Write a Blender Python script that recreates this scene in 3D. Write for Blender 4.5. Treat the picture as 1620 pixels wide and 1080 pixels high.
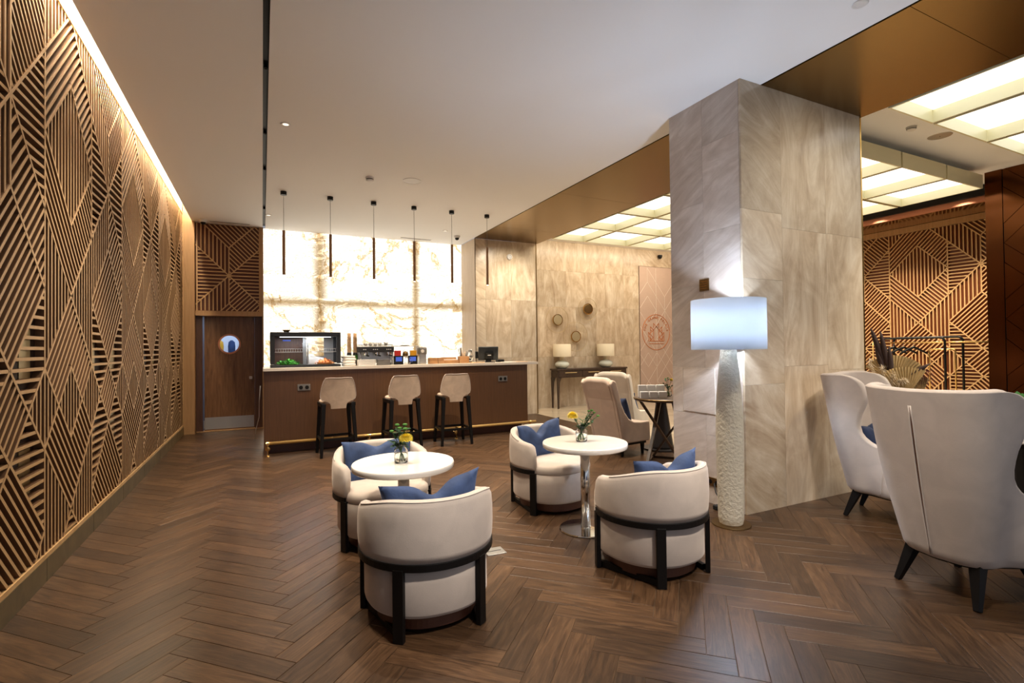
import bpy, bmesh, math, random
from math import pi, sin, cos, tan, sqrt, radians, atan2, hypot
from mathutils import Vector, Matrix
random.seed(7)
for o in list(bpy.data.objects): bpy.data.objects.remove(o, do_unlink=True)
scene = bpy.context.scene
COL = scene.collection

# ------------------------------------------------------------------ camera
F_PX, YAW, PITCH, ROLL, CAM_H = 803.05, .457031, .0132908, -.01108835, 1.44
fwd = Vector((sin(YAW)*cos(PITCH), cos(YAW)*cos(PITCH), sin(PITCH)))
rt = Vector((cos(YAW), -sin(YAW), 0)); up = rt.cross(fwd)
rt, up = rt*cos(ROLL)+up*sin(ROLL), up*cos(ROLL)-rt*sin(ROLL)
cd = bpy.data.cameras.new('camera'); cam = bpy.data.objects.new('camera', cd); COL.objects.link(cam)
cd.sensor_fit = 'HORIZONTAL'; cd.sensor_width = 36; cd.lens = F_PX/1620*36; cd.clip_start = .05
cam.matrix_world = Matrix(((rt.x, up.x, -fwd.x, 0), (rt.y, up.y, -fwd.y, 0), (rt.z, up.z, -fwd.z, CAM_H), (0, 0, 0, 1)))
scene.camera = cam
def proj(p):
    d = Vector(p)-Vector((0, 0, CAM_H)); w = d.dot(fwd)
    if w < .05: return None
    return (810+F_PX*d.dot(rt)/w, 540-F_PX*d.dot(up)/w, w)

# ------------------------------------------------------------------ world, exposure
wd = bpy.data.worlds.new('world'); scene.world = wd; wd.use_nodes = True
wd.node_tree.nodes['Background'].inputs[0].default_value = (.80, .86, 1, 1)
wd.node_tree.nodes['Background'].inputs[1].default_value = .16
vs = scene.view_settings
vs.view_transform = 'Standard'; vs.look = 'None'; vs.gamma = 1; vs.use_curve_mapping = False; vs.exposure = 1.84

# ------------------------------------------------------------------ light helpers (lamps of the room and added fill lights)
def area(name, loc, sx, sy, power, color, rot=(0, 0, 0), spread=None):
    l = bpy.data.lights.new(name, 'AREA'); l.shape = 'RECTANGLE'; l.size = sx; l.size_y = sy; l.energy = power; l.color = color
    if spread: l.spread = spread
    o = bpy.data.objects.new(name, l); o.location = loc; o.rotation_euler = rot; COL.objects.link(o); return o
def spot(name, loc, target, power, color, angle=60, blend=.6, r=.03):
    l = bpy.data.lights.new(name, 'SPOT'); l.energy = power; l.color = color; l.spot_size = radians(angle); l.spot_blend = blend; l.shadow_soft_size = r
    o = bpy.data.objects.new(name, l); o.location = loc
    o.rotation_euler = (Vector(target)-Vector(loc)).to_track_quat('-Z', 'Y').to_euler(); COL.objects.link(o); return o
def point(name, loc, power, color, r=.05):
    l = bpy.data.lights.new(name, 'POINT'); l.energy = power; l.color = color; l.shadow_soft_size = r
    o = bpy.data.objects.new(name, l); o.location = loc; COL.objects.link(o); return o
WARM = (1, .78, .52); SOFT = (1, .87, .70); COOL = (.80, .88, 1)
# LED line in the cove above the slatted wall
area('cove_led', (-1.165, 6.2, 4.06), .03, 10.0, 50, (1, .81, .56))
# track spots in the ceiling slot: some on the floor, some washing the slatted wall
for ty, tx in ((3.2, .9), (4.6, .8), (6.0, .5), (7.2, .7), (9.2, .2)):
    spot('track_spot_lamp', (.035, ty, 3.74), (tx, ty+.1, 0), 95, SOFT, 54, .8)
for ty, pw in ((5.0, 75), (7.2, 40), (9.6, 30)):
    spot('wall_wash_lamp', (.035, ty, 3.74), (-1.24, ty-.5, 1.5), pw, (1, .88, .72), 62, 1)
# added fill spots near the entrance side, no fittings, brightening the chair backs
for a, b, pw in (((1.3, .3, 3.73), (.85, 2.6, .5), 280), ((2.2, .2, 3.73), (2.35, 2.5, .5), 280), ((1.6, 1.2, 3.73), (3.4, 1.6, .7), 190), ((3.0, .6, 3.73), (4.4, 2.6, .8), 170)):
    spot('seating_fill_spot', a, b, pw, (1, .90, .80), 36, 1, .15)
spot('column_fill_spot', (4.6, 1.3, 3.73), (4.6, 3.0, 2.0), 48, (1, .86, .66), 100, 1, .1)  # added fill without a fitting, brightens the column front
# added warm fill for the lobby, unseen lamps brightening travertine and slatted wall
area('alcove_fill_strip', (7.9, 9.5, 4.0), 4.8, .06, 19, (1, .86, .66), (radians(22), 0, 0))  # unseen strip, added to light the alcove wall evenly
for dx, dy, pw in ((10.4, 4.3, 125), (10.4, 5.6, 125), (10.4, 7.0, 90)):
    spot('lobby_fill_spot', (dx, dy, 4.0), (dx+.5, dy, 0), pw, (1, .84, .62), 95, .9)
for dx, dy, pw in ((6.9, 5.0, 70), (6.9, 7.2, 70), (7.2, 1.4, 70)):
    spot('lobby_fill_spot', (dx, dy, 3.72), (dx, dy, 0), pw, (1, .86, .66), 120, 1)
spot('soffit_fill_spot', (4.7, 8.6, 3.73), (4.6, 9.8, 1.8), 80, (1, .88, .70), 110, 1)  # added fill, no fitting, brightens the travertine block
spot('soffit_fill_spot', (4.7, 5.2, 3.73), (4.6, 5.2, 0), 70, SOFT, 90, .9)  # added fill, no fitting, brightens the side table
spot('lobby_fill_spot', (6.3, 1.9, 3.72), (6.0, 3.0, .9), 60, (1, .86, .66), 70, 1)  # added fill for the dried arrangement
# recessed ceiling downlights over the seating
for dx, dy, pw in ((.221, 5.6, 80), (2.3, 5.9, 160), (3.3, 5.2, 120), (2.4, 3.5, 80), (1.0, 3.6, 70), (3.2, 7.0, 90), (1.2, 6.6, 90), (3.0, 1.4, 60)):
    spot('downlight_lamp', (dx, dy, 3.73), (dx, dy, 0), pw, SOFT, 85, .9)

# ------------------------------------------------------------------ node materials
def mat(name):
    m = bpy.data.materials.new(name); m.use_nodes = True; nt = m.node_tree
    return m, nt, nt.nodes['Principled BSDF']
def N(nt, t, **kw):
    n = nt.nodes.new(t)
    for k, v in kw.items():
        if k.startswith('i_'): n.inputs[k[2:].replace('_', ' ')].default_value = v
        else: setattr(n, k, v)
    return n
def simple(name, col, rough=.5, metal=0, bump=0, bscale=60, var=0, sheen=0, spec=.5, coat=0, trans=0, ior=1.45):
    m, nt, b = mat(name)
    b.inputs['Base Color'].default_value = (*col, 1); b.inputs['Roughness'].default_value = rough; b.inputs['Metallic'].default_value = metal
    b.inputs['Specular IOR Level'].default_value = spec; b.inputs['Coat Weight'].default_value = coat
    b.inputs['Transmission Weight'].default_value = trans; b.inputs['IOR'].default_value = ior
    if sheen:
        b.inputs['Sheen Weight'].default_value = sheen; b.inputs['Sheen Roughness'].default_value = .4
        b.inputs['Sheen Tint'].default_value = (min(1, col[0]*1.6+.1), min(1, col[1]*1.6+.1), min(1, col[2]*1.6+.1), 1)
    if bump or var:
        tc = N(nt, 'ShaderNodeTexCoord'); nz = N(nt, 'ShaderNodeTexNoise', i_Scale=bscale, i_Detail=4.0)
        nt.links.new(tc.outputs['Object'], nz.inputs['Vector'])
        if bump:
            bp = N(nt, 'ShaderNodeBump', i_Strength=bump, i_Distance=.01); nt.links.new(nz.outputs[0], bp.inputs['Height']); nt.links.new(bp.outputs[0], b.inputs['Normal'])
        if var:
            n2 = N(nt, 'ShaderNodeTexNoise', i_Scale=7.0, i_Detail=5.0, i_Distortion=.6); nt.links.new(tc.outputs['Object'], n2.inputs['Vector'])
            rp = N(nt, 'ShaderNodeValToRGB'); e = rp.color_ramp.elements
            e[0].position = .35; e[1].position = .68
            e[0].color = (*[c*(1-var) for c in col], 1); e[1].color = (*[min(1, c*(1+var)) for c in col], 1)
            nt.links.new(n2.outputs[0], rp.inputs[0]); nt.links.new(rp.outputs[0], b.inputs['Base Color'])
    return m
def emit(name, col, s):
    m, nt, b = mat(name); b.inputs['Base Color'].default_value = (*col, 1)
    b.inputs['Emission Color'].default_value = (*col, 1); b.inputs['Emission Strength'].default_value = s; return m
def wood(name, c1, c2, scale=(3, 3, .35), rough=.45, rings=9.0, coord='Object', rnd=True, bump=.15):
    m, nt, b = mat(name)
    tc = N(nt, 'ShaderNodeTexCoord'); mp = N(nt, 'ShaderNodeMapping'); mp.inputs['Scale'].default_value = scale
    if rnd:
        oi = N(nt, 'ShaderNodeObjectInfo'); ml = N(nt, 'ShaderNodeMath', operation='MULTIPLY'); ml.inputs[1].default_value = 37.0
        nt.links.new(oi.outputs['Random'], ml.inputs[0]); cb = N(nt, 'ShaderNodeCombineXYZ')
        for k in range(3): nt.links.new(ml.outputs[0], cb.inputs[k])
        va = N(nt, 'ShaderNodeVectorMath', operation='ADD'); nt.links.new(tc.outputs[coord], va.inputs[0]); nt.links.new(cb.outputs[0], va.inputs[1])
        nt.links.new(va.outputs[0], mp.inputs['Vector'])
    else: nt.links.new(tc.outputs[coord], mp.inputs['Vector'])
    n1 = N(nt, 'ShaderNodeTexNoise', i_Scale=rings, i_Detail=6.0, i_Roughness=.6, i_Distortion=1.2); nt.links.new(mp.outputs[0], n1.inputs['Vector'])
    rp = N(nt, 'ShaderNodeValToRGB'); e = rp.color_ramp.elements; e[0].position = .3; e[1].position = .7
    e[0].color = (*c1, 1); e[1].color = (*c2, 1)
    nt.links.new(n1.outputs[0], rp.inputs[0]); nt.links.new(rp.outputs[0], b.inputs['Base Color'])
    b.inputs['Roughness'].default_value = rough
    if bump:
        bp = N(nt, 'ShaderNodeBump', i_Strength=bump, i_Distance=.003); nt.links.new(n1.outputs[0], bp.inputs['Height']); nt.links.new(bp.outputs[0], b.inputs['Normal'])
    return m
def plank_material():
    m, nt, b = mat('herringbone_plank'); L = nt.links
    uv = N(nt, 'ShaderNodeUVMap'); oi = N(nt, 'ShaderNodeObjectInfo')
    sep = N(nt, 'ShaderNodeSeparateXYZ'); L.new(uv.outputs[0], sep.inputs[0])
    dv = N(nt, 'ShaderNodeMath', operation='DIVIDE'); dv.inputs[1].default_value = 4.0; L.new(sep.outputs[0], dv.inputs[0])
    ad = N(nt, 'ShaderNodeMath', operation='ADD'); ad.inputs[1].default_value = .5; L.new(dv.outputs[0], ad.inputs[0])
    fl = N(nt, 'ShaderNodeMath', operation='FLOOR'); L.new(ad.outputs[0], fl.inputs[0])
    m1 = N(nt, 'ShaderNodeMath', operation='MULTIPLY_ADD'); m1.inputs[1].default_value = 977.0; L.new(oi.outputs['Random'], m1.inputs[0]); L.new(fl.outputs[0], m1.inputs[2])
    wn = N(nt, 'ShaderNodeTexWhiteNoise', noise_dimensions='1D'); L.new(m1.outputs[0], wn.inputs['W'])
    cb = N(nt, 'ShaderNodeCombineXYZ'); L.new(m1.outputs[0], cb.inputs[2]); L.new(m1.outputs[0], cb.inputs[1])
    va = N(nt, 'ShaderNodeVectorMath', operation='ADD'); L.new(uv.outputs[0], va.inputs[0]); L.new(cb.outputs[0], va.inputs[1])
    mp = N(nt, 'ShaderNodeMapping'); mp.inputs['Scale'].default_value = (1.6, 16, 1); L.new(va.outputs[0], mp.inputs['Vector'])
    n1 = N(nt, 'ShaderNodeTexNoise', i_Scale=2.2, i_Detail=8.0, i_Roughness=.65, i_Distortion=1.4); L.new(mp.outputs[0], n1.inputs['Vector'])
    rp = N(nt, 'ShaderNodeValToRGB'); e = rp.color_ramp.elements
    e[0].position = .28; e[0].color = (.021, .0098, .0040, 1); e[1].position = .72; e[1].color = (.112, .060, .029, 1)
    k = e.new(.5); k.color = (.060, .030, .0138, 1); L.new(n1.outputs[0], rp.inputs[0])
    mr = N(nt, 'ShaderNodeMapRange'); mr.inputs[3].default_value = .68; mr.inputs[4].default_value = 1.25; L.new(wn.outputs[0], mr.inputs[0])
    hs = N(nt, 'ShaderNodeHueSaturation'); L.new(rp.outputs[0], hs.inputs['Color']); L.new(mr.outputs[0], hs.inputs['Value'])
    L.new(hs.outputs[0], b.inputs['Base Color']); b.inputs['Roughness'].default_value = .36; b.inputs['Specular IOR Level'].default_value = .45
    bp = N(nt, 'ShaderNodeBump', i_Strength=.25, i_Distance=.003); L.new(n1.outputs[0], bp.inputs['Height']); L.new(bp.outputs[0], b.inputs['Normal'])
    return m
def stone(name, cols, ang=0, rough=.3, sc=1.0, stretch=(3.4, 3.4, 1.0)):
    """travertine: veins running along z turned by ang, shifted per tile"""
    m, nt, b = mat(name); L = nt.links
    g = N(nt, 'ShaderNodeNewGeometry'); sp = N(nt, 'ShaderNodeSeparateXYZ'); L.new(g.outputs['Position'], sp.inputs[0])
    ax = N(nt, 'ShaderNodeMath', operation='ADD'); L.new(sp.outputs[0], ax.inputs[0]); L.new(sp.outputs[1], ax.inputs[1])
    oi = N(nt, 'ShaderNodeObjectInfo'); ml = N(nt, 'ShaderNodeMath', operation='MULTIPLY'); ml.inputs[1].default_value = 91.0; L.new(oi.outputs['Random'], ml.inputs[0])
    cb = N(nt, 'ShaderNodeCombineXYZ'); L.new(ax.outputs[0], cb.inputs[0]); L.new(ml.outputs[0], cb.inputs[1]); L.new(sp.outputs[2], cb.inputs[2])
    m0 = N(nt, 'ShaderNodeMapping'); m0.inputs['Rotation'].default_value = (0, ang, 0); L.new(cb.outputs[0], m0.inputs['Vector'])
    m1 = N(nt, 'ShaderNodeMapping'); m1.inputs['Scale'].default_value = [s*sc for s in stretch]; L.new(m0.outputs[0], m1.inputs['Vector'])
    n1 = N(nt, 'ShaderNodeTexNoise', i_Scale=1.0, i_Detail=10.0, i_Roughness=.66, i_Distortion=2.4); L.new(m1.outputs[0], n1.inputs['Vector'])
    n2 = N(nt, 'ShaderNodeTexNoise', i_Scale=1.7*sc, i_Detail=5.0, i_Distortion=2.0); L.new(m0.outputs[0], n2.inputs['Vector'])
    mx = N(nt, 'ShaderNodeMix', data_type='FLOAT'); mx.inputs[0].default_value = .35; L.new(n1.outputs[0], mx.inputs[2]); L.new(n2.outputs[0], mx.inputs[3])
    rp = N(nt, 'ShaderNodeValToRGB'); e = rp.color_ramp.elements; e[0].position = .3; e[1].position = .68
    e[0].color = (*cols[0], 1); e[1].color = (*cols[2], 1); k = e.new(.5); k.color = (*cols[1], 1)
    L.new(mx.outputs[0], rp.inputs[0])
    mr = N(nt, 'ShaderNodeMapRange'); mr.inputs[3].default_value = .86; mr.inputs[4].default_value = 1.1; L.new(oi.outputs['Random'], mr.inputs[0])
    hs = N(nt, 'ShaderNodeHueSaturation'); L.new(rp.outputs[0], hs.inputs['Color']); L.new(mr.outputs[0], hs.inputs['Value'])
    L.new(hs.outputs[0], b.inputs['Base Color']); b.inputs['Roughness'].default_value = rough
    return m
def onyx_material():
    m, nt, b = mat('backlit_onyx'); L = nt.links
    g = N(nt, 'ShaderNodeNewGeometry'); mp = N(nt, 'ShaderNodeMapping'); mp.inputs['Rotation'].default_value = (0, -.45, 0); mp.inputs['Scale'].default_value = (.6, 1, 1.7)
    L.new(g.outputs['Position'], mp.inputs['Vector'])
    n1 = N(nt, 'ShaderNodeTexNoise', i_Scale=2.6, i_Detail=10.0, i_Roughness=.7, i_Distortion=.9); L.new(mp.outputs[0], n1.inputs['Vector'])
    r1 = N(nt, 'ShaderNodeValToRGB'); e = r1.color_ramp.elements
    e[0].position = .40; e[0].color = (1, 1, 1, 1); e[1].position = .60; e[1].color = (1, 1, 1, 1)
    for ps, cl in ((.42, (.31, .275, .225)), (.435, (.64, .61, .56)), (.455, (.38, .345, .29)), (.478, (.80, .78, .74)), (.490, (.18, .145, .095)), (.500, (.33, .295, .24)), (.512, (.75, .73, .68)), (.54, (.50, .47, .42)), (.56, (.245, .21, .15)), (.575, (.68, .65, .6))):
        k = e.new(ps); k.color = (*cl, 1)
    L.new(n1.outputs[0], r1.inputs[0])
    # sparse golden cracks
    n2 = N(nt, 'ShaderNodeTexNoise', i_Scale=.42, i_Detail=9.0, i_Roughness=.6, i_Distortion=.6); mp2 = N(nt, 'ShaderNodeMapping'); mp2.inputs['Location'].default_value = (3.3, 0, 1.7)
    L.new(g.outputs['Position'], mp2.inputs['Vector']); L.new(mp2.outputs[0], n2.inputs['Vector'])
    r2 = N(nt, 'ShaderNodeValToRGB'); e = r2.color_ramp.elements
    e[0].position = .487; e[0].color = (1, 1, 1, 1); e[1].position = .513; e[1].color = (1, 1, 1, 1); k = e.new(.5); k.color = (.50, .33, .14, 1); k = e.new(.495); k.color = (.85, .76, .6, 1); k = e.new(.505); k.color = (.85, .76, .6, 1)
    L.new(n2.outputs[0], r2.inputs[0])
    mx = N(nt, 'ShaderNodeMix', data_type='RGBA', blend_type='MULTIPLY'); mx.inputs[0].default_value = 1; L.new(r1.outputs[0], mx.inputs[6]); L.new(r2.outputs[0], mx.inputs[7])
    tn = N(nt, 'ShaderNodeMix', data_type='RGBA', blend_type='MULTIPLY'); tn.inputs[0].default_value = 1; L.new(mx.outputs[2], tn.inputs[6]); tn.inputs[7].default_value = (1, .965, .90, 1)
    # the steel frame behind the slabs keeps the backlight off two vertical strips and one horizontal strip
    sp = N(nt, 'ShaderNodeSeparateXYZ'); L.new(g.outputs['Position'], sp.inputs[0])
    def band(src, c, w):
        a = N(nt, 'ShaderNodeMath', operation='SUBTRACT'); a.inputs[1].default_value = c; L.new(src, a.inputs[0])
        d = N(nt, 'ShaderNodeMath', operation='ABSOLUTE'); L.new(a.outputs[0], d.inputs[0])
        r = N(nt, 'ShaderNodeMapRange', interpolation_type='SMOOTHSTEP'); r.inputs[1].default_value = 0; r.inputs[2].default_value = w*1.25; L.new(d.outputs[0], r.inputs[0]); return r.outputs[0]
    bs = [band(sp.outputs[0], 1.02, .17), band(sp.outputs[0], 2.93, .11), band(sp.outputs[2], 2.37, .12)]
    mn = N(nt, 'ShaderNodeMath', operation='MINIMUM'); L.new(bs[0], mn.inputs[0]); L.new(bs[1], mn.inputs[1])
    mn2 = N(nt, 'ShaderNodeMath', operation='MINIMUM'); L.new(mn.outputs[0], mn2.inputs[0]); L.new(bs[2], mn2.inputs[1])
    st = N(nt, 'ShaderNodeMix', data_type='RGBA'); L.new(mn2.outputs[0], st.inputs[0]); st.inputs[6].default_value = (.46, .345, .20, 1); st.inputs[7].default_value = (1.28, 1.25, 1.2, 1)
    m2 = N(nt, 'ShaderNodeMix', data_type='RGBA', blend_type='MULTIPLY'); m2.inputs[0].default_value = 1; L.new(tn.outputs[2], m2.inputs[6]); L.new(st.outputs[2], m2.inputs[7])
    L.new(m2.outputs[2], b.inputs['Emission Color']); b.inputs['Emission Strength'].default_value = .66
    b.inputs['Base Color'].default_value = (.12, .115, .1, 1); b.inputs['Roughness'].default_value = .25
    return m
M = {}
M['oak'] = wood('oak_slat', (.46, .265, .105), (.64, .41, .195), scale=(1, 1, 1), rings=3, rough=.5, bump=0)
M['oak_panel'] = wood('oak_panel', (.33, .18, .075), (.45, .265, .12), scale=(6, 6, .35), rings=5, rough=.45)
M['oak_light'] = wood('light_oak_panel', (.52, .39, .27), (.66, .52, .38), scale=(6, 6, .4), rings=5, rough=.5)
M['slat_side'] = simple('dark_slat_edge', (.17, .080, .032), .6)  # edge faces in a darker brown than the oak front
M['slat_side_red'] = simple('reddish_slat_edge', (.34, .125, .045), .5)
M['backing'] = simple('dark_backing', (.030, .012, .006), .6)
M['backing_brass'] = simple('brass_backing', (.42, .30, .12), .3, .8)
M['walnut'] = wood('walnut_door', (.11, .047, .017), (.24, .115, .046), scale=(5, 5, .5), rings=4, rough=.4)
M['walnut_dark'] = wood('dark_walnut_jamb', (.055, .02, .010), (.10, .04, .02), scale=(5, 5, .5), rings=4, rough=.45)
M['veneer'] = wood('bar_veneer', (.080, .034, .013), (.122, .055, .022), scale=(30, 30, .7), rings=3, rough=.4, rnd=False, bump=.05)
M['kick'] = wood('kick_wood', (.07, .022, .010), (.10, .034, .016), scale=(1, 30, 30), rough=.4, rnd=False, bump=0)
M['plank'] = plank_material()
M['grout'] = simple('grout', (.13, .085, .05), .8)
M['skirting'] = simple('brass_skirting', (.16, .115, .05), .35, .45, var=.2)
TR = ((.36, .245, .15), (.57, .45, .315), (.76, .66, .52))
M['trav'] = stone('travertine_vertical', TR, 0)
M['trav_d'] = stone('travertine_diagonal', TR, .95)
M['trav_h'] = stone('travertine_slanted', ((.38, .30, .235), (.54, .455, .385), (.72, .645, .575)), 1.15, stretch=(4.2, 4.2, .9))
M['marble_floor'] = stone('marble_floor', ((.46, .37, .25), (.58, .48, .34), (.68, .58, .43)), .7, rough=.09, sc=.7)
M['onyx'] = onyx_material()
M['paint'] = simple('white_paint', (.90, .895, .885), .85)
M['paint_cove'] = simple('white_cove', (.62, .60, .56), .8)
M['gold'] = simple('brushed_gold', (.25, .158, .054), .27, 1, bump=.06, bscale=4)
M['gold_mirror'] = simple('polished_gold', (.50, .33, .14), .1, 1)
M['copper'] = simple('polished_copper', (.13, .045, .016), .18, 1, bump=.12, bscale=2.5)
M['copper_pink'] = simple('copper_fascia', (.62, .27, .16), .55, .4)
M['brass'] = simple('brass', (.72, .47, .17), .22, 1)
M['brass_rail'] = simple('brass_rail', (.74, .48, .17), .38, .55)
M['brass_dark'] = simple('aged_brass', (.22, .14, .06), .4, 1)
M['brass_pale'] = simple('pale_brass', (.70, .52, .25), .4, .3)
M['frame_cream'] = simple('cream_metal', (.78, .72, .46), .4, .25)
M['diffuser'] = emit('light_diffuser', (.95, .97, 1), .42)
M['black'] = simple('black_metal', (.006, .0055, .005), .4, spec=.3)
M['black_wood'] = simple('black_wood', (.0045, .0035, .003), .45, bump=.05, bscale=40, spec=.25)
M['dark_wood'] = wood('dark_table_wood', (.032, .018, .012), (.07, .042, .028), scale=(8, 1, 8), rings=4, rough=.35)
M['dark_metal'] = simple('dark_pedestal', (.035, .030, .030), .4, .3)
M['bronze'] = simple('bronze_tube', (.36, .20, .10), .4, .2)
M['velvet'] = simple('cream_velvet', (.50, .425, .365), .85, bump=.08, bscale=220, var=.07, sheen=.35)
M['velvet_tan'] = simple('tan_velvet', (.52, .395, .295), .85, bump=.08, bscale=220, var=.12, sheen=.35)
M['velvet_pink'] = simple('blush_velvet', (.60, .465, .37), .85, bump=.08, bscale=220, var=.06, sheen=.35)
M['velvet_ivory'] = simple('ivory_velvet', (.72, .64, .53), .85, bump=.08, bscale=220, var=.05, sheen=.3)
M['piping'] = simple('velvet_piping', (.55, .48, .42), .8)
M['blue'] = simple('blue_velvet', (.030, .055, .135), .8, bump=.9, bscale=11, var=.3, sheen=.3)
M['navy'] = simple('navy_velvet', (.010, .020, .060), .8, bump=.1, bscale=160, var=.22, sheen=.4)
M['white_stone'] = simple('white_tabletop', (.74, .70, .64), .12, var=.02, coat=.3)
M['counter'] = simple('counter_stone', (.76, .68, .58), .2, var=.03)
M['chrome'] = simple('chrome', (.74, .73, .71), .1, 1)
M['steel'] = simple('brushed_steel', (.48, .48, .47), .38, .9)
M['plaster_lamp'] = simple('rough_plaster', (.62, .57, .46), .8, bump=1.0, bscale=42)
M['ceramic'] = simple('glazed_ceramic', (.66, .69, .60), .15, coat=.5)
M['glass'] = simple('clear_glass', (1, 1, 1), .02, trans=1, ior=1.45)
M['pane'] = simple('thin_pane', (1, 1, 1), .03, trans=1, ior=1.02, spec=.3)
M['water'] = simple('water', (.93, .97, .90), .02, trans=1, ior=1.33)
M['stem'] = simple('green_stem', (.05, .13, .02), .6)
M['leaf'] = simple('dark_leaf', (.022, .085, .022), .55, var=.35)
M['bud'] = simple('green_button_flower', (.075, .21, .035), .8, bump=.6, bscale=180)
M['yellow'] = simple('yellow_petal', (.86, .68, .07), .7, var=.12)
M['white'] = simple('white_plastic', (.74, .72, .69), .45)
M['cloth_white'] = simple('white_cloth', (.76, .73, .69), .9, bump=.15, bscale=50)
M['paper'] = simple('white_paper', (.78, .75, .70), .85)
M['grey'] = simple('grey_plastic', (.17, .16, .15), .5)
M['case_black'] = simple('case_black', (.018, .018, .019), .45)
M['screen_back'] = simple('dark_screen_shell', (.022, .027, .030), .35)
M['kraft'] = simple('kraft_paper', (.62, .40, .22), .8)
M['woodbox'] = wood('pale_box_wood', (.40, .19, .07), (.55, .30, .13), scale=(2, 2, 8), rings=4)
M['red'] = simple('red_box', (.55, .03, .02), .5)
M['amber'] = simple('amber_box', (.80, .38, .015), .5)
M['screen_blue'] = emit('blue_display', (.05, .13, .7), .05)
M['salad'] = simple('green_salad', (.10, .42, .04), .6, var=.35)
M['orange'] = simple('orange_pastry', (.80, .30, .08), .6, var=.25)
M['pink_panel'] = simple('blush_panel', (.56, .405, .32), .6, var=.02)
M['pale_line'] = simple('pale_line', (.76, .65, .55), .5)
M['sign'] = simple('orange_copper_sign', (.62, .19, .035), .4, .35)
M['mesh_disc'] = simple('brass_mesh', (.40, .32, .19), .5, .6, bump=.8, bscale=160)
M['wire'] = simple('pale_wire', (.55, .42, .22), .35, .8)
M['shade_cream'] = simple('cream_lampshade', (.74, .64, .46), .9)
M['dry_palm'] = simple('dried_palm', (.54, .38, .17), .8, var=.2)
M['dry_dark'] = simple('dried_dark', (.055, .030, .024), .8)
M['pampas'] = simple('pampas', (.78, .66, .49), .95)
M['burgundy'] = simple('burgundy_dried', (.16, .05, .04), .9)
M['green'] = simple('fresh_green', (.04, .20, .02), .6, var=.3)
M['rubber'] = simple('black_rubber', (.01, .01, .01), .6)
# fabric of the floor lamp's shade: lets the bulb's light through
def shade_material():
    m, nt, b = mat('white_lampshade'); L = nt.links
    d = N(nt, 'ShaderNodeBsdfDiffuse'); d.inputs[0].default_value = (.50, .53, .56, 1)
    t = N(nt, 'ShaderNodeBsdfTranslucent'); t.inputs[0].default_value = (.45, .475, .51, 1)
    x = N(nt, 'ShaderNodeMixShader'); x.inputs[0].default_value = .55; L.new(d.outputs[0], x.inputs[1]); L.new(t.outputs[0], x.inputs[2])
    L.new(x.outputs[0], nt.nodes['Material Output'].inputs[0]); return m
M['shade_white'] = shade_material()

# ------------------------------------------------------------------ mesh helpers
def obj(name, bm, m=None, parent=None, smooth=False, bevel=0, seg=2, loc=None, rot=None, subsurf=0):
    bmesh.ops.recalc_face_normals(bm, faces=bm.faces)
    me = bpy.data.meshes.new(name); bm.to_mesh(me); bm.free()
    if m is not None: me.materials.append(M[m] if isinstance(m, str) else m)
    if smooth:
        for p in me.polygons: p.use_smooth = True
    return link(name, me, parent, bevel, seg, loc, rot, subsurf)
def link(name, me, parent=None, bevel=0, seg=2, loc=None, rot=None, subsurf=0):
    o = bpy.data.objects.new(name, me); COL.objects.link(o)
    if parent: o.parent = parent
    if loc: o.location = loc
    if rot: o.rotation_euler = rot
    if bevel:
        b = o.modifiers.new('bevel', 'BEVEL'); b.width = bevel; b.segments = seg; b.limit_method = 'ANGLE'; b.angle_limit = .7
    if subsurf:
        s = o.modifiers.new('sub', 'SUBSURF'); s.levels = s.render_levels = subsurf
    return o
def tag(o, label, cat, group=None):
    o['label'] = label; o['category'] = cat
    if group: o['group'] = group
    return o
def thing(name, label, cat, loc=(0, 0, 0), rz=0, group=None):
    o = bpy.data.objects.new(name, None); COL.objects.link(o); o.empty_display_size = .1
    o.location = loc; o.rotation_euler = (0, 0, rz); return tag(o, label, cat, group)
def struct(o): o['kind'] = 'structure'; return o
def stuff(o): o['kind'] = 'stuff'; return o
def copy_tree(o, parent=None, loc=None, rz=None, label=None):
    c = o.copy(); COL.objects.link(c)
    if parent: c.parent = parent
    if loc: c.location = loc
    if rz is not None: c.rotation_euler = (0, 0, rz)
    if label: c['label'] = label
    for ch in list(o.children): copy_tree(ch, c)
    return c
def B(): return bmesh.new()
def box(bm, c, s, rz=0, rx=0, ry=0):
    x, y, z = s[0]/2, s[1]/2, s[2]/2
    R = Matrix.Rotation(rz, 3, 'Z') @ Matrix.Rotation(ry, 3, 'Y') @ Matrix.Rotation(rx, 3, 'X')
    v = [bm.verts.new(Vector(c)+R @ Vector((sx*x, sy*y, sz*z))) for sx in (-1, 1) for sy in (-1, 1) for sz in (-1, 1)]
    for f in ((0, 1, 3, 2), (4, 6, 7, 5), (0, 4, 5, 1), (2, 3, 7, 6), (0, 2, 6, 4), (1, 5, 7, 3)): bm.faces.new([v[i] for i in f])
    return bm
def bx(x0, x1, y0, y1, z0, z1, bm=None):
    return box(bm or B(), ((x0+x1)/2, (y0+y1)/2, (z0+z1)/2), (x1-x0, y1-y0, z1-z0))
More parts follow.
